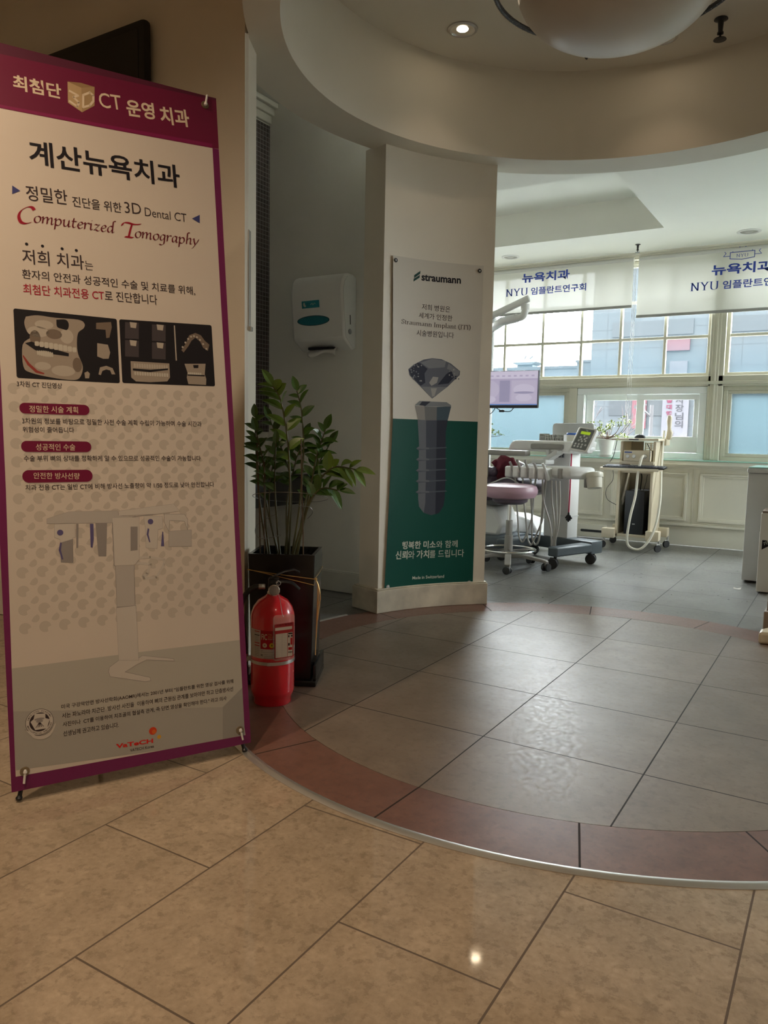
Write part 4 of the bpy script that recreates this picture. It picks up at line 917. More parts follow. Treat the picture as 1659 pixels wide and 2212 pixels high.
i1, i2, i3, i4 = pcol('implant_slate', (.058, .066, .088)), pcol('implant_pale', (.135, .145, .165)), pcol('implant_dark', (.022, .026, .042)), pcol('implant_neck', (.27, .255, .235))
q.poly(PP['body'], i1, .0010); q.poly(PP['bodyL'], i2, .0014); q.poly(PP['bodyR'], i3, .0014)
q.poly(PP['neck1'], i4, .0014); q.poly(PP['neck2'], pcol('implant_neck_mid', (.16, .16, .16)), .0014); q.poly(PP['neck3'], pcol('implant_neck_blue', (.055, .085, .11)), .0014)
q.poly(PP['rim'], pcol('implant_rim', (.20, .21, .22)), .0018); q.poly(PP['rimd'], i3, .0022)
for i in range(5): q.poly(PP['th%d' % i], pcol('implant_thread', (.085, .10, .12)), .0018); q.poly(PP['th%d' % i][:3]+[PP['th%d' % i][5]], i2, .0022)
q.build('implant_picture', ps)
q = Print(pput, .02); gg = pcol('logo_green', (.010, .055, .045)); q.poly(PP['sym1'], gg, .001); q.poly(PP['sym2'], gg, .001)
for tx, p0, p1, h, bo, cl in PT:
    if tx.startswith('Straumann'): continue
    q.text(tx, p0, p1, h, INK[cl], bo, .0012)
# roman serif lettering in pen strokes
def sf(x, y, wd=.16): return [(x-wd/2, y), (x+wd/2, y)]
GR = {
 'S': (.52, [[(.40, .58), (.26, .68), (.10, .58), (.14, .42), (.34, .30), (.42, .14), (.28, .0), (.08, .08)], [(.41, .68), (.41, .52)], [(.07, .18), (.07, .0)]]),
 't': (.34, [[(.14, .58), (.13, .1), (.2, .0), (.32, .06)], [(.02, .42), (.30, .42)]]),
 'r': (.40, [[(.12, .44), (.12, 0)], sf(.12, 0, .22), [(.02, .43), (.12, .44)], [(.12, .28), (.22, .42), (.36, .42)]]),
 'a': (.48, [[(.08, .36), (.2, .44), (.33, .38), (.34, .08), (.45, .02)], [(.34, .26), (.14, .22), (.07, .1), (.16, 0), (.34, .1)]]),
 'u': (.58, [[(.12, .43), (.12, .1), (.24, 0), (.42, .1)], [(.42, .43), (.42, .02), (.54, .01)], [(.02, .43), (.12, .43)], [(.32, .43), (.42, .43)]]),
 'm': (.88, [[(.12, .44), (.12, 0)], sf(.12, 0, .2), [(.02, .43), (.12, .44)], [(.12, .3), (.28, .44), (.42, .36), (.42, 0)], sf(.42, 0, .2), [(.42, .3), (.58, .44), (.72, .36), (.72, 0)], sf(.72, 0, .2)]),
 'n': (.58, [[(.12, .44), (.12, 0)], sf(.12, 0, .2), [(.02, .43), (.12, .44)], [(.12, .3), (.28, .44), (.42, .36), (.42, 0)], sf(.42, 0, .2)]),
 'I': (.34, [[(.16, .68), (.16, 0)], sf(.16, .68, .26), sf(.16, 0, .26)]),
 'p': (.54, [[(.12, .44), (.12, -.22)], sf(.12, -.22, .2), [(.02, .43), (.12, .44)], [(.12, .3), (.28, .44), (.44, .34), (.45, .14), (.32, 0), (.12, .08)]]),
 'l': (.28, [[(.13, .72), (.13, 0)], sf(.13, 0, .2), [(.03, .71), (.13, .72)]]),
 'T': (.62, [[(.30, .68), (.30, 0)], sf(.30, 0, .24), [(.04, .68), (.56, .68)], [(.05, .68), (.04, .52)], [(.55, .68), (.56, .52)]]),
 '(': (.30, [[(.26, .76), (.10, .5), (.10, .14), (.26, -.14)]]), ')': (.30, [[(.04, .76), (.20, .5), (.20, .14), (.04, -.14)]]), ' ': (.26, []),
 'N': (.74, [[(.14, .68), (.14, 0)], [(.13, .68), (.58, 0)], [(.58, .68), (.58, 0)], sf(.12, .68, .2), sf(.14, 0, .2), sf(.58, .68, .2)]),
 'Y': (.68, [[(.10, .68), (.33, .32)], [(.56, .68), (.33, .32)], [(.33, .32), (.33, 0)], sf(.33, 0, .24), sf(.10, .68, .22), sf(.56, .68, .2)]),
 'U': (.72, [[(.14, .68), (.14, .2), (.22, .04), (.36, 0), (.52, .05), (.58, .2), (.58, .68)], sf(.14, .68, .24), sf(.58, .68, .2)]),
}
def roman(P_, word, p0, p1, em, m_, wd=.10, lift=.0014, ang=12):
    tot = sum(GR[c][0] for c in word); sx = (p1[0]-p0[0])/tot/em; x = 0; sl = (p1[1]-p0[1])/(p1[0]-p0[0])
    for c in word:
        adv, st = GR[c]
        P_.nib([[(a*sx, b) for a, b in s_2] for s_2 in st], (p0[0]+x*em*sx, p0[1]+x*em*sx*sl), em, m_, wd, ang, 0., lift); x += adv
roman(q, 'Straumann Implant (ITI)', (-.2359, 1.608), (.2121, 1.607), .036, INK['ink'], .10)
q.build('poster_lettering', ps)
for u, z in PP['gro']:
    g = MB(); p = Vector(pput(u, z, .001)); d = Vector((CX-p.x, CY-p.y, 0)).normalized()
    g.M = Matrix.Translation(p) @ d.to_track_quat('Z', 'Y').to_matrix().to_4x4()
    g.lathe([(.0045, .0), (.0045, .003), (.0105, .0032), (.012, 0)], (0, 0, 0), 18, cap=False); g.build('eyelet', steel if z < .5 else black_pl, ps)
    g = MB(); g.M = Matrix.Translation(p) @ d.to_track_quat('Z', 'Y').to_matrix().to_4x4(); g.lathe([(.0042, -.001), (.0042, .003), (.001, .005)], (0, 0, 0), 12); g.build('tack', steel, ps)

# ================================================================== TALL POTTED PLANT
PX, PY, PRZ = -1.931, 2.432, math.radians(28.3)
pp = thing('potted_plant', 'leafy dark green plant in a tall square black planter tied with gold string', 'plant', (PX, PY, 0), PRZ)
q = MB(); a, b, zt = .131, .1175, .525
def frustum(mb, pts0, z0, pts1, z1, cap0=True, cap1=True):
    n = len(pts0); mb.add([(x, y, z0) for x, y in pts0]+[(x, y, z1) for x, y in pts1], [(i, (i+1) % n, n+(i+1) % n, n+i) for i in range(n)]+([tuple(range(n))[::-1]] if cap0 else [])+([tuple(range(n, 2*n))] if cap1 else []))
def rc(w_, d_): return [(-w_, -d_), (w_, -d_), (w_, d_), (-w_, d_)]
frustum(q, rc(a-.012, b-.01), .022, rc(a, b), zt, True, False); frustum(q, rc(a, b), zt, rc(a-.014, b-.014), zt, False, False); frustum(q, rc(a-.014, b-.014), zt, rc(a-.018, b-.018), .47, False, False)
q.build('planter', planter_m, pp, bevel=.003)
q = MB(); q.box((-a-.008, -b-.008, 0), (a+.010, b+.008, .024), .004); q.box((a-.002, -b+.0, .024), (a+.010, b, .085), .004); q.build('foot', planter_m, pp)
q = MB(); n = 10; vs_ = [(-(a-.02)+2*(a-.02)*i/n, -(b-.02)+2*(b-.02)*j/n, .490+random.uniform(-.006, .008)) for j in range(n+1) for i in range(n+1)]
q.add(vs_, [(j*(n+1)+i, j*(n+1)+i+1, (j+1)*(n+1)+i+1, (j+1)*(n+1)+i) for j in range(n) for i in range(n)]); q.build('soil', soil_m, pp)
def zp(x, y, d=0.): return Vector(((x-312)*.000655, d, .50+(1160-y)*.00066))
def leaf(mb, base, d, up_, L, W, droop=.25, nseg=6):
    """pointed oval leaf folded a little along its midrib"""
    d = d.normalized(); side = d.cross(up_).normalized(); nrm = side.cross(d).normalized(); vs_, fs_ = [], []
    for i in range(nseg+1):
        t = i/nseg; c = base+d*L*t-Vector((0, 0, 1))*droop*L*t*t; wv = W*(math.sin(PI*t**.8))**.8*.5 if 0 < t < 1 else .0006
        vs_ += [c+side*wv+nrm*wv*.35, c, c-side*wv+nrm*wv*.35]
    for i in range(nseg):
        k0 = i*3; fs_ += [(k0, k0+1, k0+4, k0+3), (k0+1, k0+2, k0+5, k0+4)]
    mb.add(vs_, fs_)
STEMS = [  # (points in photo-plane units, depth base, depth tip, first leaf, leaves, leaf length, light?)
 ([(165, 1175), (150, 800), (135, 560), (128, 320)], -.02, -.05, .62, 8, .062, 0),
 ([(190, 1170), (190, 900), (190, 640), (140, 400)], -.04, -.06, .55, 10, .066, 0),
 ([(250, 1170), (215, 950), (205, 780), (240, 520)], .0, -.02, .6, 8, .062, 0),
 ([(280, 1175), (268, 950), (255, 700), (262, 470)], -.05, -.07, .6, 8, .06, 0),
 ([(300, 1175), (335, 800), (325, 480), (285, 230), (235, 130)], -.01, -.05, .42, 13, .083, 1),
 ([(320, 1175), (328, 900), (320, 650), (200, 330)], .03, .02, .55, 11, .07, 0),
 ([(345, 1175), (385, 850), (405, 500), (390, 270), (360, 150)], .02, .03, .5, 8, .068, 0),
 ([(355, 1170), (440, 850), (520, 680), (610, 605), (735, 615)], .0, -.03, .5, 10, .082, 1),
 ([(350, 1165), (425, 850), (480, 560), (535, 380)], .04, .05, .45, 13, .074, 0),
 ([(400, 1170), (440, 880), (520, 740), (640, 740)], -.02, -.05, .5, 9, .068, 0),
 ([(370, 1170), (400, 900), (450, 680), (560, 470)], .05, .06, .45, 11, .072, 0),
 ([(230, 1170), (180, 900), (150, 700), (100, 500)], .05, .05, .58, 9, .068, 0),
 ([(310, 1175), (300, 850), (345, 600), (400, 430)], .03, .07, .5, 10, .07, 0),
]
random.seed(11)
for pts, d0, d1, t0, nl, LL, lt in STEMS:
    P3 = [zp(x, y, d0+(d1-d0)*i/(len(pts)-1)) for i, (x, y) in enumerate(pts)]; P3[0].x *= .75
    cv = spline(P3, 10); q = MB(); q.tube(cv, .0052, 7, r1=.0022); st = q.build('stem', stem_m, pp)
    q = MB(); L_ = len(cv)
    for i in range(nl):
        f_ = t0+(1-t0)*(i+.5)/nl; k_ = min(L_-2, int(f_*(L_-1))); p = cv[k_]; tg = (cv[k_+1]-cv[k_]).normalized()
        sd = Vector((tg.z, random.uniform(-.55, .55), -tg.x))*(1 if i % 2 else -1); d = (sd.normalized()*.85+tg*.75+Vector((0, random.uniform(-.4, .2), .1)))
        upv = Vector((random.uniform(-.25, .25), -.55, .8)); ll = LL*random.uniform(.85, 1.25)*(1.0 if f_ < .9 else .85)
        leaf(q, p, d, upv, ll, ll*.46, random.uniform(.1, .45))
    leaf(q, cv[-1], (cv[-1]-cv[-3]), Vector((.1, -.6, .7)), LL, LL*.45, .1)
    q.build('foliage', leaf_l if lt else leaf_m, st)
for pts in ([(430, 1170), (425, 950), (415, 700), (410, 440)], [(165, 1170), (160, 900), (140, 360)], [(190, 1165), (188, 580)]):
    q = MB(); q.tube([zp(x, y, -.055) for x, y in pts], .0028, 6); q.build('support_stick', wood_stake, pp)
q = MB(); q.tube([zp(335+232*math.cos(t_), 795+42*math.sin(t_), -.01+.10*math.sin(t_)) for t_ in [2*PI*k/36 for k in range(36)]], .0013, 5, True)
q.tube(spline([zp(300, 1015, -.08), zp(180, 1038, -.08), (zp(128, 1000, -.04)), zp(150, 950, 0), zp(250, 900, .02)], 8), .0013, 5)
q.tube(spline([zp(400, 838, -.07), zp(460, 845, -.05), zp(478, 880, -.03), zp(440, 925, .0)], 8), .0013, 5); q.build('support_wire', wire_m, pp)
q = MB(); A_, B_ = a-.001, b-.001
loop = [(-A_-.003, -B_-.002, .462), (-.02, -B_-.003, .448), (A_+.002, -B_-.003, .432), (A_+.004, .0, .436), (A_+.002, B_+.003, .44), (-A_-.002, B_+.003, .458)]
q.tube(loop, .0016, 6, True)
q.tube([(-A_-.003, -B_-.003, .464), (.0, -B_-.004, .436), (A_+.001, -B_-.004, .408), (A_+.006, -B_+.004, .432)], .0016, 6)
for e in ((.010, .20, .0), (.016, .27, .006), (.018, .33, -.004), (.006, .13, .003)): q.tube(spline([(A_+.005, -B_, .432), (A_+.012+e[0]*.3, -B_-.004+e[2], .405), (A_+.008+e[0], -B_-.006+e[2], .36), (A_+.004+e[0]*.7, -B_-.006, e[1])], 6), .0018, 5)
q.lathe([(.0005, -.007), (.006, -.003), (.006, .003), (.0005, .007)], (A_+.006, -B_, .432), 8); q.build('gold_string', gold, pp)

# ================================================================== FIRE EXTINGUISHER
fe = thing('fire_extinguisher', 'red fire extinguisher with a black handle standing on the floor before the black planter', 'fire extinguisher', (-1.79, 2.175, 0), math.radians(39.4))
r = .0805
q = MB(); q.lathe([(.0, .004), (.068, .0), (.070, .004), (.070, .024), (.0765, .034), (r-.001, .044), (r-.0005, .047), (r, .052), (r, .325), (r-.002, .340), (r-.010, .362), (r-.026, .384), (r-.048, .398), (.024, .404), (.022, .408), (.001, .408)], n=48, cap=False); q.build('cylinder', red_m, fe)
def eput(u, z, l): an = -PI/2+u/r; return ((r+l)*math.cos(an), (r+l)*math.sin(an), z)
lw, lr = pcol('label_white', (.55, .51, .46), .35), pcol('label_red', (.40, .012, .02), .3)
q = Print(eput, .01); q.lift = .0004
q.poly([(-.115, .183), (.115, .183), (.115, .287), (-.115, .287)], lw); lab = q.build('label', fe)
q = Print(eput, .008); q.lift = .0007; wh, bk_ = INK['cream'], INK['ink']
q.poly([(-.046, .219), (.115, .219), (.115, .2872), (-.046, .2872)], lr)
for z, m_ in ((.281, lr), (.268, bk_), (.239, lr), (.229, lr)): q.poly([(-.075, z-.0016), (-.050, z-.0016), (-.050, z+.0016), (-.075, z+.0016)], m_)
for z in (.275, .262, .257, .251, .246, .223, .217, .211, .205, .199, .193): q.poly([(-.074, z-.0006), (-.052, z-.0006), (-.052, z+.0006), (-.074, z+.0006)], pcol('fine_print', (.26, .24, .22)))
q.text('FIC', (-.042, .253), (-.020, .253), .022, wh, .02, .001); q.text('3.3kg', (-.017, .270), (-.004, .270), .006, pcol('label_gold', (.55, .36, .12)), .01, .001)
q.text('분말소화기', (-.017, .262), (.010, .262), .0055, pcol('label_gold', (.55, .36, .12)), 0, .001); q.text('축압식', (-.017, .254), (.004, .254), .0055, wh, 0, .001)
q.poly(disc(-.029, .233, .0088, 20), wh, .001); q.poly(disc(-.003, .233, .0092, 20), pcol('label_yellow', (.62, .46, .02)), .001)
q.text('A', (-.0315, .2305), (-.0265, .2305), .006, bk_, .02, .0013); q.text('B', (-.0055, .2305), (-.0005, .2305), .006, bk_, .02, .0013)
q.text('FIC', (-.044, .1925), (-.035, .1925), .007, bk_, .03, .001)
for z, x1_ in ((.213, -.036), (.207, .004), (.1985, .010), (.1925, .0), (.188, .045), (.185, .04)): q.poly([(-.044 if z > .2 else -.032, z-.0007), (x1_, z-.0007), (x1_, z+.0007), (-.044 if z > .2 else -.032, z+.0007)], pcol('fine_print', (.26, .24, .22)))
q.poly([(.036, .189), (.0385, .189), (.0385, .198), (.036, .198)], bk_); q.build('label_print', lab)
q = MB(); q.lathe([(r+.0003, .158), (r+.0018, .158), (r+.0018, .170), (r+.0003, .170)], n=48, cap=False); q.at((-.014, -r-.0005, .164)); q.box((-.006, -.004, -.006), (.006, .002, .006), .001); q.build('hose_band', steel, fe)
q = MB(); q.lathe([(.021, .404), (.021, .414), (.017, .417), (.017, .428)], n=20); q.build('neck_collar', steel, fe)
q = MB(); q.box((-.017, -.014, .424), (.020, .016, .462), .004); q.box((-.012, -.010, .455), (.022, .010, .470), .003); q.build('valve', black_pl, fe)
q = MB(); q.lathe([(.0215, -.026), (.0215, -.012), (.0, -.012)], (.004, 0, .424), 24, 'y', cap=False); q.lathe([(.0215, -.026), (.018, -.0275), (.0175, -.0255)], (.004, 0, .424), 24, 'y', cap=False); ga = q.build('gauge', chrome, fe)
q = MB(); q.lathe([(.0002, -.0256), (.0178, -.0256)], (.004, 0, .424), 24, 'y', cap=False); q.build('gauge_face', pcol('gauge_grey', (.30, .29, .28), .15), ga)
q = MB(); q.add([(x, y, z+dz) for dz in (0, .006) for x, z in ((-.016, .458), (.012, .473), (.045, .487), (.078, .492), (.098, .484)) for y in (-.011, .011)], [])
q.f = []; q.m = []
for l in (0, 10):
    for i in range(4): q.f.append((l+2*i, l+2*i+1, l+2*i+3, l+2*i+2)); q.m.append(0)
for i in range(4):
    for s_ in (0, 1): q.f.append((2*i+s_, 2*i+2+s_, 12+2*i+s_, 10+2*i+s_)); q.m.append(0)
q.f += [(0, 1, 11, 10), (8, 9, 19, 18)]; q.m += [0, 0]; q.build('top_lever', black_pl, fe, bevel=.002)
q = MB(); q.tube(spline([(.0, 0, .448), (.035, 0, .452), (.07, 0, .446), (.098, 0, .422)], 6), .007, 8, flat=.5); q.build('carry_handle', black_pl, fe)
q = MB(); q.tube([(.014, -.016, .452), (.014, .018, .452)], .0035, 8); q.tube([(.02+.008*math.cos(t_), -.02, .45+.008*math.sin(t_)) for t_ in [2*PI*k/14 for k in range(14)]], .0011, 5, True); q.build('safety_pin', steel, fe)
q = MB(); q.lathe([(.0095, -.052), (.010, -.050), (.010, -.030), (.0085, -.028)], (0, 0, .434), 16, 'x'); q.build('hose_coupling', steel, fe)
q = MB(); q.tube(spline([(-.045, 0, .434), (-.070, .004, .430), (-.098, .010, .405), (-.115, .015, .36), (-.112, .015, .30), (-.104, .012, .22), (-.102, .010, .13)], 8), .0098, 10); q.build('hose', rubber, fe)
q = MB(); q.lathe([(.0098, .135), (.013, .13), (.014, .095), (.012, .06)], (-.102, .010, 0), 14); q.build('nozzle', black_pl, fe)
q = MB(); q.lathe([(.0115, .150), (.0125, .152), (.0125, .178), (.0115, .18)], (-.103, .011, 0), 14); q.box((-.095, .0, .155), (-.075, .014, .172)); q.build('hose_clip', steel, fe)
tg = MB(); tg.at((.040, -.080, .0), (0, 0, math.radians(14)))
tg.prism(rrect(.080, .168, .012, 5, .0, .262), .0, .0012, 'xz'); sleeve = tg.build('tag_sleeve', thin('clear_tag_plastic', (.8, .75, .75), .16, .08, .3), fe)
TGM = Matrix.Translation((.040, -.0815, 0)) @ Matrix.Rotation(math.radians(14), 4, 'Z')
def tput(u, z, l): return TGM @ Vector((u, -l, z))
q = Print(tput); q.lift = .0002
q.poly([(-.034, .185), (.036, .19), (.036, .317), (-.034, .312)], pcol('tag_red', (.34, .03, .035), .3)); card = q.build('inspection_card', fe)
q = Print(tput); q.lift = .0006; cw = pcol('card_white', (.55, .49, .42), .35)
q.poly([(-.0325, .289), (.030, .292), (.030, .303), (-.0325, .300)], cw); q.poly([(-.031, .189), (.013, .191), (.013, .279), (-.031, .277)], cw); q.poly([(.0145, .191), (.032, .193), (.032, .281), (.0145, .279)], cw)
q.text('소화기 점검표', (-.029, .305), (.031, .309), .0065, pcol('card_dark', (.12, .01, .015)), .01, .001)
for i in range(14): z = .196+i*.006; q.poly([(-.029, z), (.012, z+.0005), (.012, z+.0009), (-.029, z+.0004)], pcol('fine_print', (.26, .24, .22)), .001)
q.poly([(-.0075, .192), (-.0069, .192), (-.0069, .277), (-.0075, .277)], pcol('fine_print', (.26, .24, .22)), .001)
for (x, z, w_, h_, m_) in ((.0235, .276, .016, .005, bk_), (.018, .266, .005, .008, bk_), (.0285, .267, .006, .006, bk_), (.0275, .247, .007, .026, lr), (.0185, .236, .006, .010, bk_), (.0235, .220, .014, .010, lr), (.019, .207, .004, .005, bk_), (.0245, .207, .004, .005, bk_), (.0295, .207, .003, .005, bk_)):
    q.poly(rrect(w_, h_, .001, 2, x, z), m_, .001)
q.build('card_print', card)
q = MB(); q.tube(spline([(.018, -.015, .415), (.026, -.05, .39), (.032, -.078, .355), (.038, -.083, .338)], 6), .0009, 5); q.build('tag_string', wire_m, fe)

# ================================================================== PAPER TOWEL DISPENSER
pd = thing('towel_dispenser', 'white paper towel dispenser with a blue oval window on the passage end wall', 'dispenser', (-2.826, 3.97, 1.505))
prof = [(0, 0), (0, .435), (-.035, .447), (-.075, .449), (-.110, .436), (-.135, .408), (-.147, .37), (-.149, .33), (-.117, .060), (-.022, .002)]
q = MB(); q.prism(prof, -.194, .194, 'yz'); q.build('housing', plast, pd, bevel=.014)
q = MB(); q.prism([(-.004, .01), (-.004, .43), (-.06, .44), (-.10, .425), (-.125, .395), (-.137, .36), (-.139, .32), (-.106, .07), (-.03, .012)], .1935, .1965, 'yz'); q.build('side_panel', plast_g, pd, bevel=.004)
def dput(x, z, l):
    t_ = (z-.06)/.27; return (x, -(.117+.032*t_)-.0005-l, z)
q = Print(dput); q.poly([(.149*math.cos(t_)*.815-.029, .174+.030*math.sin(t_)) for t_ in [2*PI*k/36 for k in range(36)]], pcol('window_rim', (.02, .05, .06), .3), .0006); q.poly([(.116*math.cos(t_)-.029, .174+.0265*math.sin(t_)) for t_ in [2*PI*k/36 for k in range(36)]], pcol('window_teal', (.025, .16, .20), .12), .0012); q.build('oval_window', pd)
q = Print(dput); q.poly([(-.108, .248), (.024, .249), (.024, .292), (-.108, .291)], pcol('sticker_teal', (.03, .22, .26), .3), .0008)
q.poly(disc(-.090, .271, .007, 12, .012), INK['pale'], .0014); q.poly(disc(-.084, .262, .008, 12, .006), INK['pale'], .0014)
for z, a_, b_ in ((.276, -.075, -.045), (.269, -.075, -.050), (.263, -.075, -.04)): q.poly([(a_, z-.0012), (b_, z-.0012), (b_, z+.0012), (a_, z+.0012)], pcol('sticker_dark', (.01, .08, .12)), .0014)
q.text('Happy', (-.042, .264), (-.006, .268), .016, INK['pale'], 0, .0014) if False else None
stroke(q, [(-.042, .268), (-.030, .276), (-.024, .266), (-.012, .276), (-.004, .270)], .003, INK['pale']); q.build('sticker', pd)
q = MB(); q.at((-.034, -.130, .214)); q.box((-.025, -.003, -.005), (.025, .003, .005), .002); q.build('maker_plate', grey_pl, pd)
q = MB(); q.lathe([(.016, 0), (.016, .003), (.0135, .004), (.001, .004)], (.1965, -.066, .105), 22, 'x'); q.build('lock', pcol('lock_grey', (.20, .21, .22), .3), pd)
q = MB(); q.at((.1968, -.064, .175), (math.radians(4), 0, 0)); q.box((-.0005, -.004, -.028), (.001, .004, .028), .001); q.build('level_slot', black_pl, pd)
q = MB(); q.box((-.10, -.085, .006), (.08, -.045, .020)); q.build('outlet', black_pl, pd)
q = MB(); vs_ = []; nx_, ny_ = 14, 6
for j in range(ny_+1):
    for i in range(nx_+1):
        u, v = i/nx_, j/ny_; vs_.append((-.105+.20*u, -.05-.035*math.sin(v*2.2)-.012*math.sin(u*5)*v, .016-.045*v-.014*math.sin(u*6.0+.6)*v))
q.add(vs_, [(j*(nx_+1)+i, j*(nx_+1)+i+1, (j+1)*(nx_+1)+i+1, (j+1)*(nx_+1)+i) for j in range(ny_) for i in range(nx_)])
pto = q.build('paper_towel', mat('tissue', (.72, .70, .66), .8), loc=(-2.826, 3.97, 1.505)); tag(pto, 'white paper towel hanging out of the bottom of the wall dispenser', 'paper towel')
sm = pto.modifiers.new('thick', 'SOLIDIFY'); sm.thickness = .0015

# ================================================================== TELEVISION, SIGN HOLDER, WASHSTAND
tv = thing('television', 'black flat television high on the wall behind the standing banner', 'television', (-3.17, jy0-.001, 2.36))
q = MB(); q.box((-.55, -.055, -.335), (.545, -.012, .337), .018); q.build('casing', mat('tv_black', (.006, .006, .007), .45), tv)
q = MB(); q.box((-.515, -.0565, -.285), (.51, -.054, .30)); q.build('screen', mat('tv_screen', (.004, .004, .005), .3), tv)
q = MB(); q.box((-.2, -.013, -.15), (.2, .0, .15)); q.build('wall_bracket', black_pl, tv)
dj = Vector((jx1-jx0, jy1-jy0, 0)).normalized(); an = math.atan2(dj.y, dj.x)
q = MB(); q.box((.006, .0005, -.19), (.040, .007, .19), .001); q.box((.006, .0005, -.205), (.040, .016, -.188), .002)
sg = q.build('sign_holder', mat('acrylic_grey', (.36, .36, .33), .25), loc=(jx0, jy0, 1.61)); sg.rotation_euler = (0, 0, an); sg.scale.y = -1
tag(sg, 'narrow grey acrylic sign holder on the end of the left wall', 'sign holder')
vn = thing('washstand', 'black washstand on the tiled passage wall behind the plant', 'washstand', (-3.309, 3.3, 0))
q = MB(); q.box((0, -.62, .555), (.365, .655, .72), .004); q.build('apron', mat('black_stone', (.010, .011, .012), .25), vn); q = MB(); q.box((0, -.63, .72), (.372, .655, .74), .004); q.build('counter_top', mat('black_stone', (.010, .011, .012), .25), vn)

# ================================================================== CEILING FITTINGS
def downlight(name, x, y, z, lit, label, power=0, rad=.055, group=None, lens=.5):
    d = thing(name, label, 'ceiling light', (x, y, z), 0, group)
    q = MB(); q.lathe([(rad*1.3, -.0005), (rad*1.28, -.005), (rad*1.05, -.009), (rad*.95, -.004), (rad*.9, .0)], n=32, cap=False); q.build('rim', steel if lit else plast, d)
    q = MB(); q.lathe([(rad*.95, -.003), (rad*.55, -.0005), (.001, -.0005)], n=28, cap=False); q.build('reflector', chrome if lit else mat('dull_reflector', (.30, .29, .25), .4), d)
    q = MB(); q.lathe([(.001, -.005), (rad*lens*.84, -.005), (rad*lens, -.0015)], n=20, cap=False); q.build('bulb', glow if lit else mat('unlit_bulb', (.42, .41, .38), .3), d)
    if power: lamp('downlight_beam', 'SPOT', (x, y, z-.02), power, WARM, .03, math.radians(95), .8)
    return d
downlight('downlight', -1.789, 3.614, HD, True, 'lit round downlight in the round ceiling, beside the rope-edged bowl lamp', 2.2, .058)
downlight('downlight', -.952, 4.17, HD, True, 'lit round downlight half behind the edge of the hanging bowl lamp', 2.2, .058)
downlight('downlight', -3.005, 7.272, CEIL, False, 'unlit round ceiling light above the blind nearest the column', 0, .068)
downlight('downlight', -.871, 7.293, CEIL, False, 'unlit round ceiling light near the wider blind with the ribbon emblem', 0, .074)
downlight('downlight', -2.09, 4.83, CEIL, True, 'lit ceiling light behind the column, mirrored as a bright spot in the floor', 4, .05, None, .95)
def sprinkler(x, y, z, label, s=1., m_=black_pl):
    d = thing('sprinkler_head', label, 'sprinkler', (x, y, z))
    q = MB(); q.lathe([(.03*s, 0), (.032*s, -.004*s), (.014*s, -.012*s), (.011*s, -.05*s)], n=20, cap=False); q.build('escutcheon', m_, d)
    q = MB(); q.lathe([(.011*s, -.012*s), (.011*s, -.06*s), (.015*s, -.062*s), (.015*s, -.07*s), (.005*s, -.074*s), (.005*s, -.09*s)], n=14); q.build('nozzle', m_, d)
    q = MB(); q.lathe([(.004*s, -.088*s), (.028*s, -.092*s), (.03*s, -.096*s), (.001*s, -.098*s)], n=16, cap=False); q.build('deflector', m_, d)
sprinkler(-.675, 4.127, HD, 'black sprinkler head on the round ceiling near its curved wall', 1.0)
sprinkler(-1.793, 7.324, CEIL, 'small sprinkler head on the flat ceiling above the gap between the blinds', .75)
pl = thing('bowl_lamp', 'large hanging bowl lamp with a rope-patterned rim under the round ceiling', 'hanging lamp', (-.88, 3.09, 0))
q = MB(); prof = [(.001, 2.515)]
for k_ in range(1, 15):
    a_ = PI/2*k_/14; prof.append((.382*math.sin(a_)**.85, 2.742-.227*math.cos(a_)))
prof += [(.376, 2.745), (.36, 2.735), (.30, 2.66), (.001, 2.60)]
q.lathe(prof, n=64, cap=False); q.build('glass_bowl', mat('alabaster_glass', (.56, .50, .42), .38, noise=.05, nscale=4), pl)
rope = mat('rope_dark', (.03, .03, .032), .4); q = MB(); q.tube([(.468*math.cos(2*PI*k_/72), .468*math.sin(2*PI*k_/72), 2.735) for k_ in range(72)], .010, 8, True); rm = q.build('rim_tube', rope, pl)
q = MB()
for st in range(2):
    q.tube([((.468+.0085*math.cos(8*PI*k_/6+st*PI))*math.cos(2*PI*k_/288), (.468+.0085*math.cos(8*PI*k_/6+st*PI))*math.sin(2*PI*k_/288), 2.735+.0085*math.sin(8*PI*k_/6+st*PI)) for k_ in range(288)], .0032, 4, True)
q.build('rope_twist', mat('rope_pale', (.30, .29, .27), .5), rm)
for an in (20, 140, 260):
    c_, s_ = math.cos(math.radians(an)), math.sin(math.radians(an)); q = MB(); q.tube([(.468*c_, .468*s_, 2.735), (.40*c_, .40*s_, 2.79), (.16*c_, .16*s_, HD-.01)], .004, 6); q.build('hanger', black_pl, pl)
q = MB(); q.lathe([(.11, HD), (.11, HD-.02), (.03, HD-.035), (.015, HD-.14), (.001, HD-.14)], n=24, cap=False); q.build('ceiling_rose', black_pl, pl)
for an, ll in ((132, 0), (118, 1), (22, 1)):
    c_, s_ = math.cos(math.radians(an)), math.sin(math.radians(an)); sp = MB(); sp.at((.475*c_, .475*s_, 2.715), (math.radians(25), 0, math.radians(an)))
    if ll == 0: sp.lathe([(.001, .0), (.026, .0), (.03, -.01), (.032, -.055), (.028, -.058), (.001, -.05)], (0, 0, 0), 18, 'x', cap=False)
    else: sp.tube(spline([(0, 0, .01), (.012, 0, -.012), (.006, 0, -.035), (.018, 0, -.045)], 5), .009, 8, flat=.6)
    sp.build('spot_head' if ll == 0 else 'bracket', black_pl, pl)

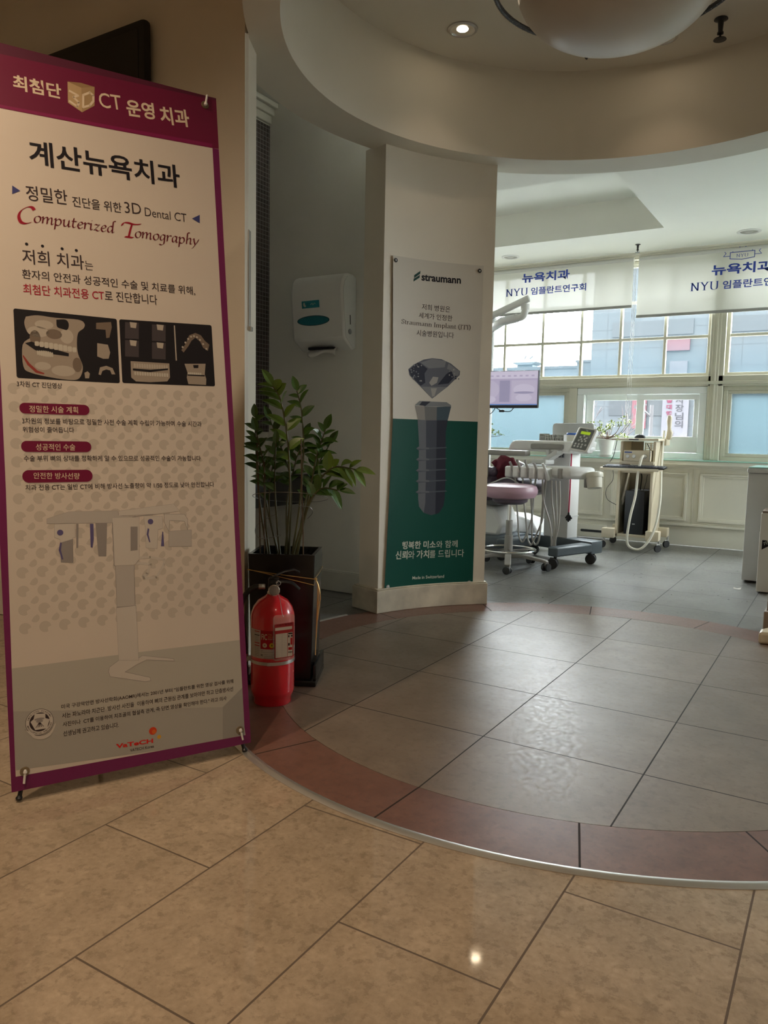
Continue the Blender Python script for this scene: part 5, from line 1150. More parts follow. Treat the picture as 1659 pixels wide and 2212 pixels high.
# ================================================================== BLINDS
def blind(x0, x1, z0, label, tx0, zt, emblem):
    b = thing('roller_blind', label, 'blind', (0, 7.66, 0))
    def wput(x, z, l): return (x, -l, z)
    q = MB(); q.add([(x0, 0, z0), (x1, 0, z0), (x1, 0, 2.70), (x0, 0, 2.70)], [(0, 1, 2, 3)]); sh = q.build('fabric', blind_m, b, smooth=False)
    q = MB(); q.box((x0-.002, -.006, z0-.022), (x1+.002, .008, z0+.004), .002); q.build('bottom_bar', mat('bar_grey', (.34, .34, .32), .45), b)
    q = MB(); q.lathe([(.022, x0), (.022, x1)], (0, .015, 2.705), 16, 'x'); q.build('roller', plast, b)
    P_ = Print(wput); P_.lift = .0015
    P_.text('뉴욕치과', (tx0+.33, zt), (tx0+.83, zt), .095, blind_ink, .03)
    P_.text('임플란트연구회', (tx0+.43, zt-.127), (tx0+1.002, zt-.127), .074, blind_ink, .02)
    roman(P_, 'NYU', (tx0+.152, zt-.124), (tx0+.40, zt-.124), .106, blind_ink, .12, .0015, 6)
    if emblem:
        ex, ez = tx0+.577, 2.655
        for r_ in ([(ex-.10, ez-.03), (ex-.10, ez+.025), (ex+.10, ez+.025), (ex+.10, ez-.03), (ex, ez-.042)], ): stroke(P_, r_, .006, blind_ink, True)
        for s_ in (-1, 1): stroke(P_, [(ex+s_*.10, ez-.005), (ex+s_*.155, ez-.005), (ex+s_*.135, ez+.02), (ex+s_*.155, ez+.045), (ex+s_*.08, ez+.045), (ex+s_*.08, ez+.025)], .005, blind_ink)
        roman(P_, 'NYU', (ex-.05, ez-.02), (ex+.05, ez-.02), .04, blind_ink, .1, .0015, 6)
        V, F = ring2(ex, ez+.075, .022, .030, 20); P_.shape(V, F, blind_ink)
    P_.build('printed_lettering', sh)
    return b
bl = blind(-4.35, -1.905, 2.275, 'white roller blind with blue lettering nearest the column, its lower edge hanging higher', -3.358, 2.577, False)
q = MB()
for dx in (.0, .018, .034): q.tube(spline([(-1.893+dx*.6, -.03, 2.69), (-1.893+dx*.8, -.03, 2.0), (-1.905+dx*1.2, -.03, 1.22)], 4), .0018, 5)
q.build('pull_cord', plast, bl)
q = MB(); q.lathe([(.004, 1.24), (.009, 1.22), (.009, 1.16), (.004, 1.15)], (-1.89, -.03, 0), 10); q.build('cord_weight', plast_g, bl)
blind(-1.857, .75, 2.175, 'white roller blind with a blue ribbon emblem above its lettering, hanging lower', -1.534, 2.491, True)

# ================================================================== DELIVERY CART (dental instruments)
def castor(parent, x, y, R_=.032, name='castor', twin=True, ang=0., h=None, fork=black_pl):
    h = h or R_*2.5
    q = MB(); q.at((x, y, 0), (0, 0, ang)); 
    for s_ in ((-1, 1) if twin else (0,)): q.lathe([(R_*.5, s_*R_*.55-R_*.32), (R_*.94, s_*R_*.55-R_*.32), (R_, s_*R_*.55-R_*.2), (R_, s_*R_*.55+R_*.2), (R_*.94, s_*R_*.55+R_*.32), (R_*.5, s_*R_*.55+R_*.32)], (0, 0, R_), 20, 'y')
    c_ = q.build(name, rubber, parent)
    q = MB(); q.at((x, y, 0), (0, 0, ang)); q.box((-R_*.5, -R_*.2, R_*.9), (R_*.7, R_*.2, R_*2.1), R_*.1); q.cyl((R_*.45, 0, R_*2.0), R_*.3, h-R_*2.0, 12); q.build('castor_fork', fork, c_)
    return c_
dc = thing('dental_cart', 'white dental instrument cart with grey base, hanging hoses and a control panel', 'dental cart', (-1.99, 6.16, 0), math.atan2(-.319, .948))
q = MB(); q.box((-.31, -.075, .085), (.325, .075, .185), .01); q.build('base_beam', dgrey, dc)
for x in (-.25, .27): q = MB(); q.prism([(-.055, -.06), (.055, -.06), (.045, -.50), (-.045, -.50)], .098, .17, 'xy'); q.build('base_arm', dgrey, dc, loc=(x, 0, 0), bevel=.012)
for x, y in ((.285, -.02), (.255, -.47), (-.29, -.02), (-.25, -.47)): castor(dc, x, y, .042, ang=.5)
q = MB(); q.box((-.175, -.05, .165), (.07, .09, .93), .015); q.build('post', plast, dc); q = MB(); q.box((-.178, -.052, .36), (.073, .092, .366)); q.build('post_joint', plast_g, dc)
q = MB(); q.prism([(-.445, .885), (-.43, .935), (-.40, .965), (-.36, .972), (.215, .972), (.205, .93), (.175, .875), (-.40, .890)], -.22, .10, 'xz'); q.build('tray', plast, dc, bevel=.012)
q = MB(); q.box((-.19, -.242, .905), (.125, -.218, .948), .012); q.build('tray_grip', grey_pl, dc)
q = MB(); q.prism(rrect(.41, .16, .03, 4, -.025, 1.04), .09, .112, 'xz'); q.build('back_shield', plast_g, dc, bevel=.006)
cp = MB(); cp.at((.345, -.27, .985), (math.radians(-28), math.radians(7), 0)); cp.prism(rrect(.165, .20, .015, 4), -.012, .02, 'xz'); cpo = cp.build('control_panel', plast, dc, bevel=.004)
CM = Matrix.Translation((.345, -.27, .985)) @ Matrix.Rotation(math.radians(7), 4, 'Y') @ Matrix.Rotation(math.radians(-28), 4, 'X')
q = Print(lambda u, v, l: CM @ Vector((u, -.012-l, v))); q.poly(rrect(.135, .175, .008, 3), pcol('panel_grey', (.16, .17, .17), .4), .0008); q.build('keypad', cpo)
q = Print(lambda u, v, l: CM @ Vector((u, -.012-l, v))); q.poly(rrect(.085, .024, .002, 2, 0, .052), mat('green_display', (.30, .42, .02), .3, emit=(.42, .62, .02), estr=.35), .0016); q.build('display', cpo)
q = Print(lambda u, v, l: CM @ Vector((u, -.012-l, v)))
for x, y in ((0, .028), (-.028, .014), (.028, .014), (-.012, -.002), (.016, .002), (-.03, -.014), (0, -.018), (.03, -.012), (-.045, -.045), (-.015, -.045), (.015, -.045), (.045, -.045), (-.045, -.065), (-.015, -.065), (.015, -.065)): q.poly(disc(x, y, .0085, 12), pcol('key_white', (.62, .63, .62)), .0016)
q.build('keys', cpo)
q = MB(); q.box((.20, -.24, .90), (.34, -.10, .93), .008); q.build('panel_arm', plast_g, dc)
q = MB(); q.at((.115, -.16, 1.0)); 
hb = MB(); hb.prism([(-.225, -.27), (-.20, -.12), (.33, -.10), (.375, -.14), (.385, -.22), (.34, -.33), (.29, -.385), (-.20, -.35)], .685, .775, 'xy'); hb.build('handpiece_block', plast, dc, bevel=.028)
q = MB(); q.box((-.11, -.32, .785), (.03, -.20, .825), .012); q.prism([(-.01, .80), (.08, .855), (.11, .87), (.11, .90), (.06, .885), (-.03, .83)], -.28, -.20, 'xz'); q.box((-.03, -.24, .86), (.0, -.18, .90)); q.build('swing_arm', plast_g, dc, bevel=.004)
for x in (-.245, -.165, -.085, .0, .085):
    q = MB(); q.prism([(-.022, -.47), (.036, -.47), (.052, -.33), (-.008, -.33)], .675, .765, 'xy'); q.build('holder', plast, dc, loc=(x+.008, 0, 0), bevel=.013)
for i, x in enumerate((-.195, -.115, -.035, .05, .135)):
    q = MB(); q.tube(spline([(x+.024, -.44, .672), (x+.020, -.445, .70), (x+.008, -.45, .735), (x-.012, -.45, .775), (x-.020, -.46, .80)], 6), .0125 if i != 4 else .016, 10, r1=.009)
    if i in (1, 2): q.lathe([(.006, .798), (.012, .804), (.012, .818), (.004, .822)], (x-.021, -.46, 0), 10)
    q.build('handpiece', grey_pl if i != 4 else plast_g, dc)
q = MB(); q.box((.205, -.395, .685), (.245, -.35, .765), .012); q.build('syringe_slot', grey_pl, dc)
for xa, xb, zb, xc in ((-.165, -.09, .165, -.03), (-.09, .0, .155, .075), (-.01, .045, .16, .065)):
    q = MB(); q.tube(spline([(xa, -.44, .67), (xa+.012, -.445, .55), (xa*.5+xb*.5+.0, -.44, .36), (xb-.03, -.43, zb+.06), (xb-.012, -.425, zb+.01), (xb+.012, -.425, zb), (xb+.034, -.42, zb+.05), (xc+.012, -.40, .36), (xc, -.37, .55), (xc-.01, -.34, .68)], 6), .0072, 7); q.build('instrument_hose', hose_m, dc)
for xa, xb in ((.075, .185), (.16, .205), (.20, .215), (.235, .225)):
    q = MB(); q.tube(spline([(xa, -.40, .67), (xa+.02, -.41, .52), (xa*.35+xb*.65+.03, -.42, .34), (xb+.012, -.42, .22), (xb+.005, -.41, .165)], 6), .0072, 7); q.build('instrument_hose', hose_m, dc)
q = MB(); q.tube([(.085, -.058, .88), (.09, -.065, .6), (.088, -.066, .38)], .006, 7); q.build('suction_hose', mat('pink_red_hose', (.50, .02, .07), .4), dc)
q = MB()
for a_ in range(6): q.tube([(.088, -.066, .36), (.088+.03*math.cos(a_*1.05), -.066+.01*math.sin(a_*3), .36-.022*math.sin(a_*1.05)-.008)], .009, 6)
q.lathe([(.006, .40), (.012, .37), (.016, .35), (.004, .32)], (.088, -.066, 0), 10); q.build('hose_plug', black_pl, dc)
q = MB(); q.at((.415, -.20, .62), (math.radians(-6), math.radians(-12), 0)); q.lathe([(.001, 0), (.052, 0), (.056, .01), (.062, .085)], n=24, cap=False); q.lathe([(.068, .08), (.07, .085), (.07, .115), (.06, .12), (.001, .12)], n=24, cap=False); q.build('suction_cup', mat('cream_plastic', (.66, .64, .54), .35), dc)
q = MB(); q.box((.335, -.23, .62), (.36, -.16, .74), .006); q.tube([(.34, -.22, .735), (.39, -.22, .725)], .006, 8); q.build('cup_bracket', grey_pl, dc)
for x in (-.05, -.02, .01, .04): q = MB(); q.box((x-.006, -.12, .84), (x+.006, -.10, .872)); q.build('vent_fin', black_pl, dc)
# things on the tray
cosr, sinr = .948, -.319
def cw(x, y, z): return (-1.99+x*cosr-y*sinr*1.0*0+y*.319*1.0, 6.16+x*(-.319)+y*.948, z)
for i, (x, w_, hgt) in enumerate(((-.20, .06, .058), (-.12, .10, .05), (-.02, .09, .052))):
    q = MB()
    for k_ in range(6): q.box((-w_/2+w_*k_/6+.002, -.03, 0), (-w_/2+w_*(k_+.62)/6, .03, hgt))
    for z in (.0, hgt*.5, hgt*.92): q.box((-w_/2, -.031, z), (w_/2, .031, z+.004))
    o = q.build('instrument_rack', steel, loc=cw(x, -.05, .9725), smooth=False); o.rotation_euler.z = -.3246
    tag(o, ('small steel instrument rack on the cart tray, with the highest top', 'wide steel instrument rack on the cart tray, in the middle', 'steel instrument rack on the cart tray, beside the blue-lidded tub')[i], 'rack', 'instrument racks on the cart tray')
tb = thing('tub', 'small cream tub with a blue lid on the cart tray', 'tub', cw(.125, -.10, .9725), -.3246)
q = MB(); q.lathe([(.045, 0), (.049, .005), (.05, .052)], n=24); q.build('body', mat('cream_plastic', (.66, .64, .54), .35), tb); q = MB(); q.lathe([(.053, .05), (.054, .062), (.05, .066), (.001, .067)], n=24, cap=False); q.build('lid', mat('blue_plastic', (.02, .10, .42), .35), tb)

# ================================================================== OPERATOR STOOL
sl = thing('dentist_stool', 'round mauve stool with a chrome foot ring and five castors', 'stool', (-2.2, 5.48, 0))
q = MB(); q.lathe([(.001, .530), (.13, .530), (.185, .545), (.205, .575), (.207, .60), (.195, .628), (.16, .640), (.001, .645)], n=48, cap=False); q.build('seat', mauve, sl)
q = MB(); q.lathe([(.001, .490), (.10, .492), (.13, .51), (.135, .531), (.001, .531)], n=32, cap=False); q.build('seat_pan', purple, sl)
q = MB(); q.cyl((0, 0, .36), .014, .135, 16); q.build('gas_lift', chrome, sl)
q = MB(); q.lathe([(.024, .365), (.026, .36), (.026, .25), (.031, .248), (.034, .12), (.001, .12)], n=24); q.lathe([(.001, .365), (.026, .365)], n=20, cap=False); q.build('column_cover', grey_pl, sl)
q = MB(); q.tube([(.205*math.cos(2*PI*k_/48), .205*math.sin(2*PI*k_/48), .142) for k_ in range(48)], .010, 8, True)
for k_ in range(4): a_ = k_*PI/2+.5; q.tube([(.03*math.cos(a_), .03*math.sin(a_), .142), (.2*math.cos(a_), .2*math.sin(a_), .142)], .006, 6)
q.build('foot_ring', chrome, sl)
for k_ in range(5):
    a_ = math.radians(-68.5+72*k_); c_, s_ = math.cos(a_), math.sin(a_)
    q = MB(); q.at((0, 0, 0), (0, 0, a_)); q.prism([(.01, .075), (.01, .135), (.10, .115), (.30, .085), (.315, .07), (.30, .062), (.12, .085)], -.024, .024, 'xz'); q.build('leg', grey_pl, sl, bevel=.006)
    castor(sl, .30*c_, .30*s_, .030, ang=a_+1.2, h=.07, fork=grey_pl)

# ================================================================== DENTAL CHAIR, LIGHT, SCREEN
ch = thing('dental_chair', 'dental treatment chair with dark purple leather and white base, partly hidden by the column', 'dental chair', (-2.75, 6.2, 0), math.radians(-8))
q = MB(); q.prism([(-.35, .16), (.26, .16), (.30, .26), (.22, .40), (.10, .43), (-.3, .43)], -.16, .16, 'xz'); q.build('base_cover', plast, ch, bevel=.025)
q = MB(); q.prism([(-.05, .05), (.42, .06), (.44, .16), (.36, .27), (.20, .31), (-.05, .31)], .24, .5, 'xz'); q.build('foot_cover', plast, ch, bevel=.02)
q = MB(); q.box((-.42, -.28, .03), (.34, .30, .165), .02); q.build('base_plate', dgrey, ch)
q = MB(); q.prism([(-.75, .50), (.15, .455), (.42, .50), (.53, .53), (.565, .585), (.53, .64), (.40, .67), (.2, .60), (-.2, .565), (-.75, .62)], -.27, .27, 'xz'); q.build('seat_cushion', purple, ch, bevel=.03)
q = MB(); q.tube(spline([(.55, -.272, .60), (.40, -.275, .665), (.2, -.275, .60), (-.2, -.275, .565)], 6), .006, 6); q.build('piping', plast_g, ch)
q = MB(); q.box((-.2, -.24, .425), (.30, .24, .50), .02); q.build('seat_frame', mat('dark_grey_plastic', (.10, .10, .10), .45), ch)
q = MB(); q.prism([(-.70, .56), (-.55, .60), (-1.35, 1.05), (-1.48, 1.0)], -.27, .27, 'xz'); q.build('backrest', purple, ch, bevel=.03)
for z, rr in ((.625, .055), (.70, .048)): q = MB(); q.lathe([(.02, -.5), (rr, -.48), (rr, .235), (.02, .255)], (0, -.20, z), 18, 'x'); q.build('side_bolster', purple, ch)
q = MB(); q.box((-.55, -.345, .848), (.60, -.255, .893), .018); ar = q.build('armrest', grey_pl, ch)
q = MB(); q.box((.14, -.335, .66), (.225, -.265, .852), .012); q.build('arm_bracket', grey_pl, ar)
q = MB(); q.prism([(.22, .64), (.42, .70), (.50, .78), (.47, .80), (.36, .76), (.26, .80), (.2, .78)], .10, .15, 'xz'); q.build('leg_guard', plast_g, ch, bevel=.01)
q = MB(); n = 12; vs_ = []
for j in range(n+1):
    for i in range(n+1):
        u, v = i/n, j/n; vs_.append((-.10+.24*u+.02*math.sin(v*7), .03*math.sin(u*11+v*3)+.05*v, .24*(1-v)*(.75+.25*math.sin(u*3))+.01*math.sin(u*17)))
q.add(vs_, [(j*(n+1)+i, j*(n+1)+i+1, (j+1)*(n+1)+i+1, (j+1)*(n+1)+i) for j in range(n) for i in range(n)])
tw = q.build('cloth', maroon, loc=(-2.50, 6.02, .60)); tag(tw, 'crumpled maroon cloth lying on the dental chair', 'cloth'); sm = tw.modifiers.new('thick', 'SOLIDIFY'); sm.thickness = .012
# pole behind the column carries the lamp arm and the screen
po = thing('dental_light', 'white jointed dental lamp arm reaching out from behind the column', 'dental lamp', (-2.95, 6.74, 0))
q = MB(); q.lathe([(.16, 0), (.16, .02), (.04, .04), (.03, .05), (.03, 2.02), (.045, 2.03), (.045, 2.09), (.001, 2.09)], n=24, cap=False); q.build('pole', plast_g, po)
q = MB(); q.tube([(.0, -.02, 1.99), (.30, -.46, 1.985), (.46, -.525, 1.995)], .032, 14, flat=1.2); q.tube(spline([(.44, -.525, 1.995), (.51, -.54, 2.0), (.535, -.545, 2.04), (.535, -.545, 2.09)], 6), .030, 14); q.lathe([(.036, 2.06), (.036, 2.10), (.018, 2.105), (.018, 2.14)], (.535, -.545, 0), 16); q.build('lower_arm', plast, po)
q = MB(); q.tube([(.06, -.59, 1.945), (.30, -.565, 2.04), (.565, -.542, 2.148)], .036, 14, flat=.7); q.build('upper_arm', plast, po)
mo = thing('monitor', 'flat screen showing dental x-rays, hanging beside the column before the windows', 'monitor', (-2.475, 6.0, 1.235), math.radians(3))
q = MB(); q.box((-.27, 0, 0), (.27, .035, .305), .006); q.build('casing', black_pl, mo)
scr = mat('screen_glow', (.05, .05, .06), .3, emit=(.33, .29, .40), estr=.8); q = MB(); q.box((-.264, -.0015, .024), (.264, .0005, .300)); so = q.build('screen', scr, mo, smooth=False)
def scol(n_, c): return mat('screen_'+n_, (.05, .05, .06), .3, emit=c, estr=.8)
q = Print(lambda u, v, l: (u, -.0015-l, v)); q.lift = .0006
q.poly([(-.264, .24), (.264, .24), (.264, .300), (-.264, .300)], scol('bar', (.46, .42, .52))); q.poly([(-.264, .024), (.264, .024), (.264, .032), (-.264, .032)], scol('taskbar', (.06, .16, .42)))
q.poly([(-.06, .05), (.03, .05), (.03, .225), (-.06, .225)], scol('gap', (.23, .21, .31))); q.poly(disc(-.16, .15, .10, 24, .08), scol('grey', (.37, .33, .43)), .0009); q.poly(disc(-.15, .07, .06, 20, .03), scol('pale', (.42, .38, .48)), .0012)
q.poly([(.045, .04), (.255, .04), (.255, .225), (.045, .225)], scol('grey', (.37, .33, .43)), .0009); q.poly(disc(.15, .15, .09, 24, .045), scol('pale', (.42, .38, .48)), .0012); q.poly(disc(.15, .125, .085, 20, .010), scol('gap', (.23, .21, .31)), .0015); q.poly(disc(.15, .085, .07, 20, .03), scol('pale', (.42, .38, .48)), .0012)
for i in range(10): q.poly([(-.24+.05*i, .255), (-.215+.05*i, .255), (-.215+.05*i, .268), (-.24+.05*i, .268)], scol('icon', (.33, .29, .40)), .0012)
q.build('picture', so)
q = MB(); q.tube(spline([(-.10, .02, .0), (-.12, .02, -.03), (-.145, .02, -.05)], 5), .0035, 6); q.tube(spline([(-.09, .02, .0), (-.04, .015, -.022), (.03, .012, -.028), (.06, .02, .0)], 6), .0035, 6); q.box((-.062, .006, -.034), (-.018, .022, -.014), .004); q.build('cable', black_pl, mo)
q = MB(); q.tube([(-.05, .035, .15), (-.15, .3, .15), (-.46, .72, .15)], .02, 10); q.build('mounting_arm', plast_g, mo)

# ================================================================== TROLLEY AND WHAT STANDS ON IT
tr = thing('equipment_trolley', 'tall beige equipment trolley on castors standing under the sliding window', 'trolley', (-1.66, 7.26, 0))
for s_, nm in ((-1, 'side_panel'), (1, 'side_panel')):
    q = MB(); xo = .135*s_ if s_ < 0 else .155
    q.prism([(-.20, .115), (.17, .115), (.20, .98), (-.14, .98), (-.15, .77), (-.20, .70)], xo-.012, xo+.012, 'yz'); q.build(nm, beige_m, tr, bevel=.004)
q = MB(); q.box((-.146, -.20, .115), (.166, .17, .14), .003); q.build('bottom_shelf', beige_m, tr)
q = MB(); q.box((-.155, -.22, .985), (.20, .20, 1.006), .005); q.box((.16, .05, .945), (.215, .20, 1.004), .005); q.build('top_deck', beige_m, tr)
q = MB(); q.box((-.135, -.19, .786), (.165, .18, .800), .003); q.box((-.135, -.20, .775), (.165, -.17, .80), .003); q.build('device_shelf', beige_m, tr)
q = MB(); q.box((-.275, -.33, .718), (.235, -.16, .742), .004); q.box((-.14, -.17, .695), (.16, .12, .72), .004); q.build('keyboard_shelf', beige_m, tr)
q = MB(); q.box((-.135, .165, .15), (.155, .172, .70)); q.box((-.135, .165, .80), (-.01, .172, .98)); q.build('back_panel', mat('dark_beige', (.30, .27, .21), .5), tr)
q = MB()
for i in range(8): q.box((.0, .172, .845+i*.016), (.15, .176, .852+i*.016))
for x in (.0, .05, .1, .145): q.box((x, .17, .84), (x+.008, .178, .97))
q.build('vent_grille', beige_m, tr)
for x, y, z in ((-.20, -.20, .15), (.19, -.20, .145), (.19, .17, .15), (-.20, .17, .15)):
    q = MB(); q.box((x-.055, y-.05, .10), (x+.06, y+.05, .185), .006); q.build('foot_bracket', beige_m, tr); castor(tr, x+(.05 if x > 0 else -.05), y-.015, .034, twin=False, ang=.9, h=.11, fork=steel)
q = MB(); q.box((-.055, -.222, .988), (.03, -.219, 1.002)); q.build('name_plate', mat('plate_grey', (.16, .15, .15), .4), tr)
q = MB(); q.tube(spline([(.19, .06, 1.08), (.185, .04, .95), (.20, -.05, .75), (.235, -.19, .45), (.215, -.28, .20), (.14, -.32, .05), (.06, -.33, .028), (.0, -.33, .09), (.015, -.33, .3), (.045, -.30, .5), (.055, -.29, .7), (.07, -.25, .83), (.08, -.20, .855)], 8), .011, 10); q.build('light_hose', hose_w, tr)
q = MB(); q.prism([(-.02, 1.0), (.03, 1.0), (.038, 1.06), (.022, 1.10), (.026, 1.20), (.018, 1.222), (-.01, 1.222), (-.014, 1.16), (-.005, 1.10), (-.012, 1.06)], -.02, .02, 'xz'); q.build('hand_camera', beige_m, tr, loc=(.215, .10, 0), bevel=.008)
q = MB(); q.tube(spline([(-.17, -.18, .985), (-.19, -.2, .85), (-.215, -.22, .79)], 5), .0035, 6); q.tube(spline([(.10, -.19, .96), (.13, -.205, .90), (.13, -.21, .80)], 5), .0035, 6); q.tube(spline([(-.19, -.2, .74), (-.18, -.22, .63), (-.23, -.24, .54), (-.22, -.23, .45), (-.145, -.20, .40)], 6), .0028, 6); q.build('cable', black_pl, tr)
dv = thing('light_source_unit', 'beige device with a front knob and blue stripe on the trolley shelf', 'device', (-1.648, 7.17, .8005))
q = MB(); q.box((-.115, -.11, 0), (.12, .13, .098), .008); q.build('case', beige_m, dv)
q = MB(); q.box((-.105, -.1125, .075), (-.04, -.1095, .086)); q.build('blue_stripe', mat('blue_stripe', (.05, .09, .32), .4), dv)
for x, r_ in ((-.075, .013), (-.02, .014), (.07, .018)): q = MB(); q.lathe([(r_, -.126), (r_*1.1, -.122), (r_*1.2, -.11)], (x, 0, .045), 16, 'y'); q.build('knob', steel if r_ > .015 else plast, dv)
kb = thing('keyboard', 'black computer keyboard on the pull-out shelf of the trolley', 'keyboard', (-1.645, 7.005, .7425)); q = MB(); q.at((0, 0, 0), (math.radians(4), 0, 0)); q.box((-.265, -.07, 0), (.265, .07, .016), .004); q.build('body', black_pl, kb)
q = MB(); q.at((0, 0, 0), (math.radians(4), 0, 0))
for j in range(5):
    for i in range(19): q.box((-.255+.027*i, -.06+.025*j, .016), (-.255+.027*i+.022, -.06+.025*j+.019, .022))
kk = q.build('keys', mat('key_grey', (.06, .065, .09), .35), kb, smooth=False)
ms_ = thing('computer_mouse', 'black computer mouse on top of the beige trolley', 'mouse', (-1.645, 7.15, 1.0065)); q = MB(); prof = [(.048, 0), (.05, .008), (.044, .022), (.03, .033), (.012, .038), (.001, .0385)]; q.lathe(prof, n=24); o = q.build('body', black_pl, ms_); o.scale = (1, .62, 1); q = MB(); q.box((-.001, -.028, .025), (.001, .0, .0385)); q.build('button_gap', rubber, ms_)
pc = thing('computer_tower', 'black computer tower standing inside the bottom of the trolley', 'computer', (-1.645, 7.22, .1405)); q = MB(); q.box((-.085, -.15, 0), (.085, .19, .395), .006); q.build('case', mat('pc_black', (.012, .014, .018), .35), pc); q = MB(); q.box((-.012, -.1515, .09), (.012, -.1495, .098)); q.build('badge', steel, pc); q = MB(); q.tube(spline([(.04, .0, .395), (.045, .05, .46), (.04, .12, .53)], 5), .003, 6); q.tube(spline([(.01, .0, .395), (.0, .08, .5), (-.01, .1, .54)], 5), .006, 6); q.build('cable', black_pl, pc)

# ================================================================== SILL PLANTS, WALL VENT, CABINETS
def sill_plant(x, y, lab, pot=True, seed=1, sc=1.):
    p = thing('succulent_plant', lab, 'plant', (x, y, .8165))
    q = MB(); q.lathe([(.048, .01), (.052, .012), (.076, .165), (.080, .168), (.080, .175), (.074, .175), (.072, .15), (.001, .15)], n=28, cap=False); q.build('pot', plast, p)
    q = MB(); q.lathe([(.001, 0), (.06, 0), (.079, .026), (.076, .027), (.06, .008), (.001, .008)], n=28, cap=False); q.build('saucer', plast, p)
    q = MB(); q.lathe([(.001, .155), (.072, .150)], n=20, cap=False); q.build('soil', soil_m, p)
    random.seed(seed); tips = []
    q = MB(); q.tube([(0, 0, .15), (.005, 0, .20), (.0, 0, .25)], .008, 7, r1=.005)
    for i in range(22):
        a_ = 2*PI*i/22+random.uniform(-.2, .2); e = random.uniform(.05, .24); hz_ = random.uniform(.28, .46)-e*.45
        end = Vector((e*math.cos(a_)*1.15, e*math.sin(a_)*.5, hz_)); mid = Vector((end.x*.6, end.y*.6, .17+.35*(hz_-.17)))
        q.tube(spline([(0, 0, .18), mid, end], 5), .0036, 5, r1=.002); tips += [end, end*.82+Vector((0, 0, .06)), (end+mid)/2+Vector((.01, 0, .02))]
    q.build('branches', mat('brown_branch', (.16, .10, .07), .6), p)
    q = MB()
    for t_ in tips:
        for k_ in range(6):
            d = Vector((random.uniform(-1, 1), random.uniform(-1, 1), random.uniform(-.3, 1))); leaf(q, t_+d*.004, d, Vector((.2, -.4, .9)), .026, .014, .1, 3)
    q.build('foliage', mat('succulent_leaf', (.30, .38, .09), .4, noise=.4, nscale=15), p)
    return p
sill_plant(-2.078, 7.64, 'small branching plant in a white pot on the ledge under the sliding window', True, 5)
p2 = sill_plant(-3.44, 7.64, 'small plant on the ledge close beside the column, mostly hidden', True, 8)
vt = thing('wall_vent', 'low cream vent box with a black slot at the foot of the window wall', 'vent', (-2.2, 7.70, 0)); q = MB(); q.box((-.19, -.045, .008), (.15, 0, .135), .004); q.build('cover', wains, vt); q = MB(); q.prism(rrect(.235, .024, .0115, 4, .015, .072), -.0465, -.044, 'xz'); q.build('slot', black_pl, vt)
cb = thing('side_cabinet', 'pale grey cabinet with a rounded top edge standing near the window wall', 'cabinet', (-.616, 5.97, 0)); q = MB(); q.box((0, 0, .012), (.95, .55, .775), .006); q.build('body', plast_g, cb); q = MB(); q.box((-.008, -.01, .776), (.96, .56, .812), .014); q.build('top', plast_g, cb); q = MB(); q.box((.0, .0, .8125), (.95, .55, .819)); q.build('glass_top', green_gl, cb); q = MB(); q.box((.02, .02, 0), (.93, .53, .013)); q.build('plinth', black_pl, cb)
bi = thing('waste_bin', 'white bin with a black triangular sticker in front of the grey cabinet', 'bin', (-.484, 5.60, 0), .03); q = MB(); q.box((0, 0, .006), (.34, .30, .53), .004); q.build('body', mat('off_white_plastic', (.70, .68, .63), .4), bi); q = MB(); q.box((.006, .006, .530), (.335, .295, .545), .003); q.build('lid', mat('brown_lid', (.26, .20, .16), .5), bi); q = MB(); q.box((-.004, .03, .006), (.001, .045, .40), .001); q.build('side_hinge', plast, bi)
q = Print(lambda u, v, l: (u, -l, v)); q.lift = .0008; q.poly([(.016, .352), (.115, .352), (.016, .288)], INK['black'])
V, F = text2d('기획', .02); th = math.radians(32)
q.shape([(.030+(x*math.cos(th)-y*math.sin(th))*.026, .316+(x*math.sin(th)+y*math.cos(th))*.026) for x, y in V], F, INK['pale'], .0016); q.build('sticker', bi)
eb = thing('floor_equipment', 'brownish foot of a piece of equipment at the edge of the round floor', 'equipment foot', (-.335, 4.36, 0)); q = MB(); q.box((0, 0, .0), (.20, .18, .128), .012); q.build('housing', mat('taupe_plastic', (.30, .25, .20), .5), eb); q = MB(); q.box((.012, .02, .10), (.20, .16, .40), .01); q.build('upright', mat('taupe_plastic', (.30, .25, .20), .5), eb); q = MB(); q.prism([(.0, -.21), (.20, -.15), (.20, -.02), (.05, -.02), (.0, -.12)], 0, .062, 'xy'); q.build('toe', beige_m, eb, bevel=.015)
q = MB(); q.add([(-.022, -.01, .001), (.022, -.012, .001), (.026, .008, .012), (.0, .006, .003), (-.024, .012, .010)], [(0, 1, 3), (1, 2, 3), (0, 3, 4)]); o = q.build('paper_scrap', mat('tissue', (.72, .70, .66), .8), loc=(-.604, 5.64, 0), smooth=False); tag(o, 'small torn scrap of white paper on the floor beside the grey cabinet', 'paper scrap'); sm = o.modifiers.new('thick', 'SOLIDIFY'); sm.thickness = .001

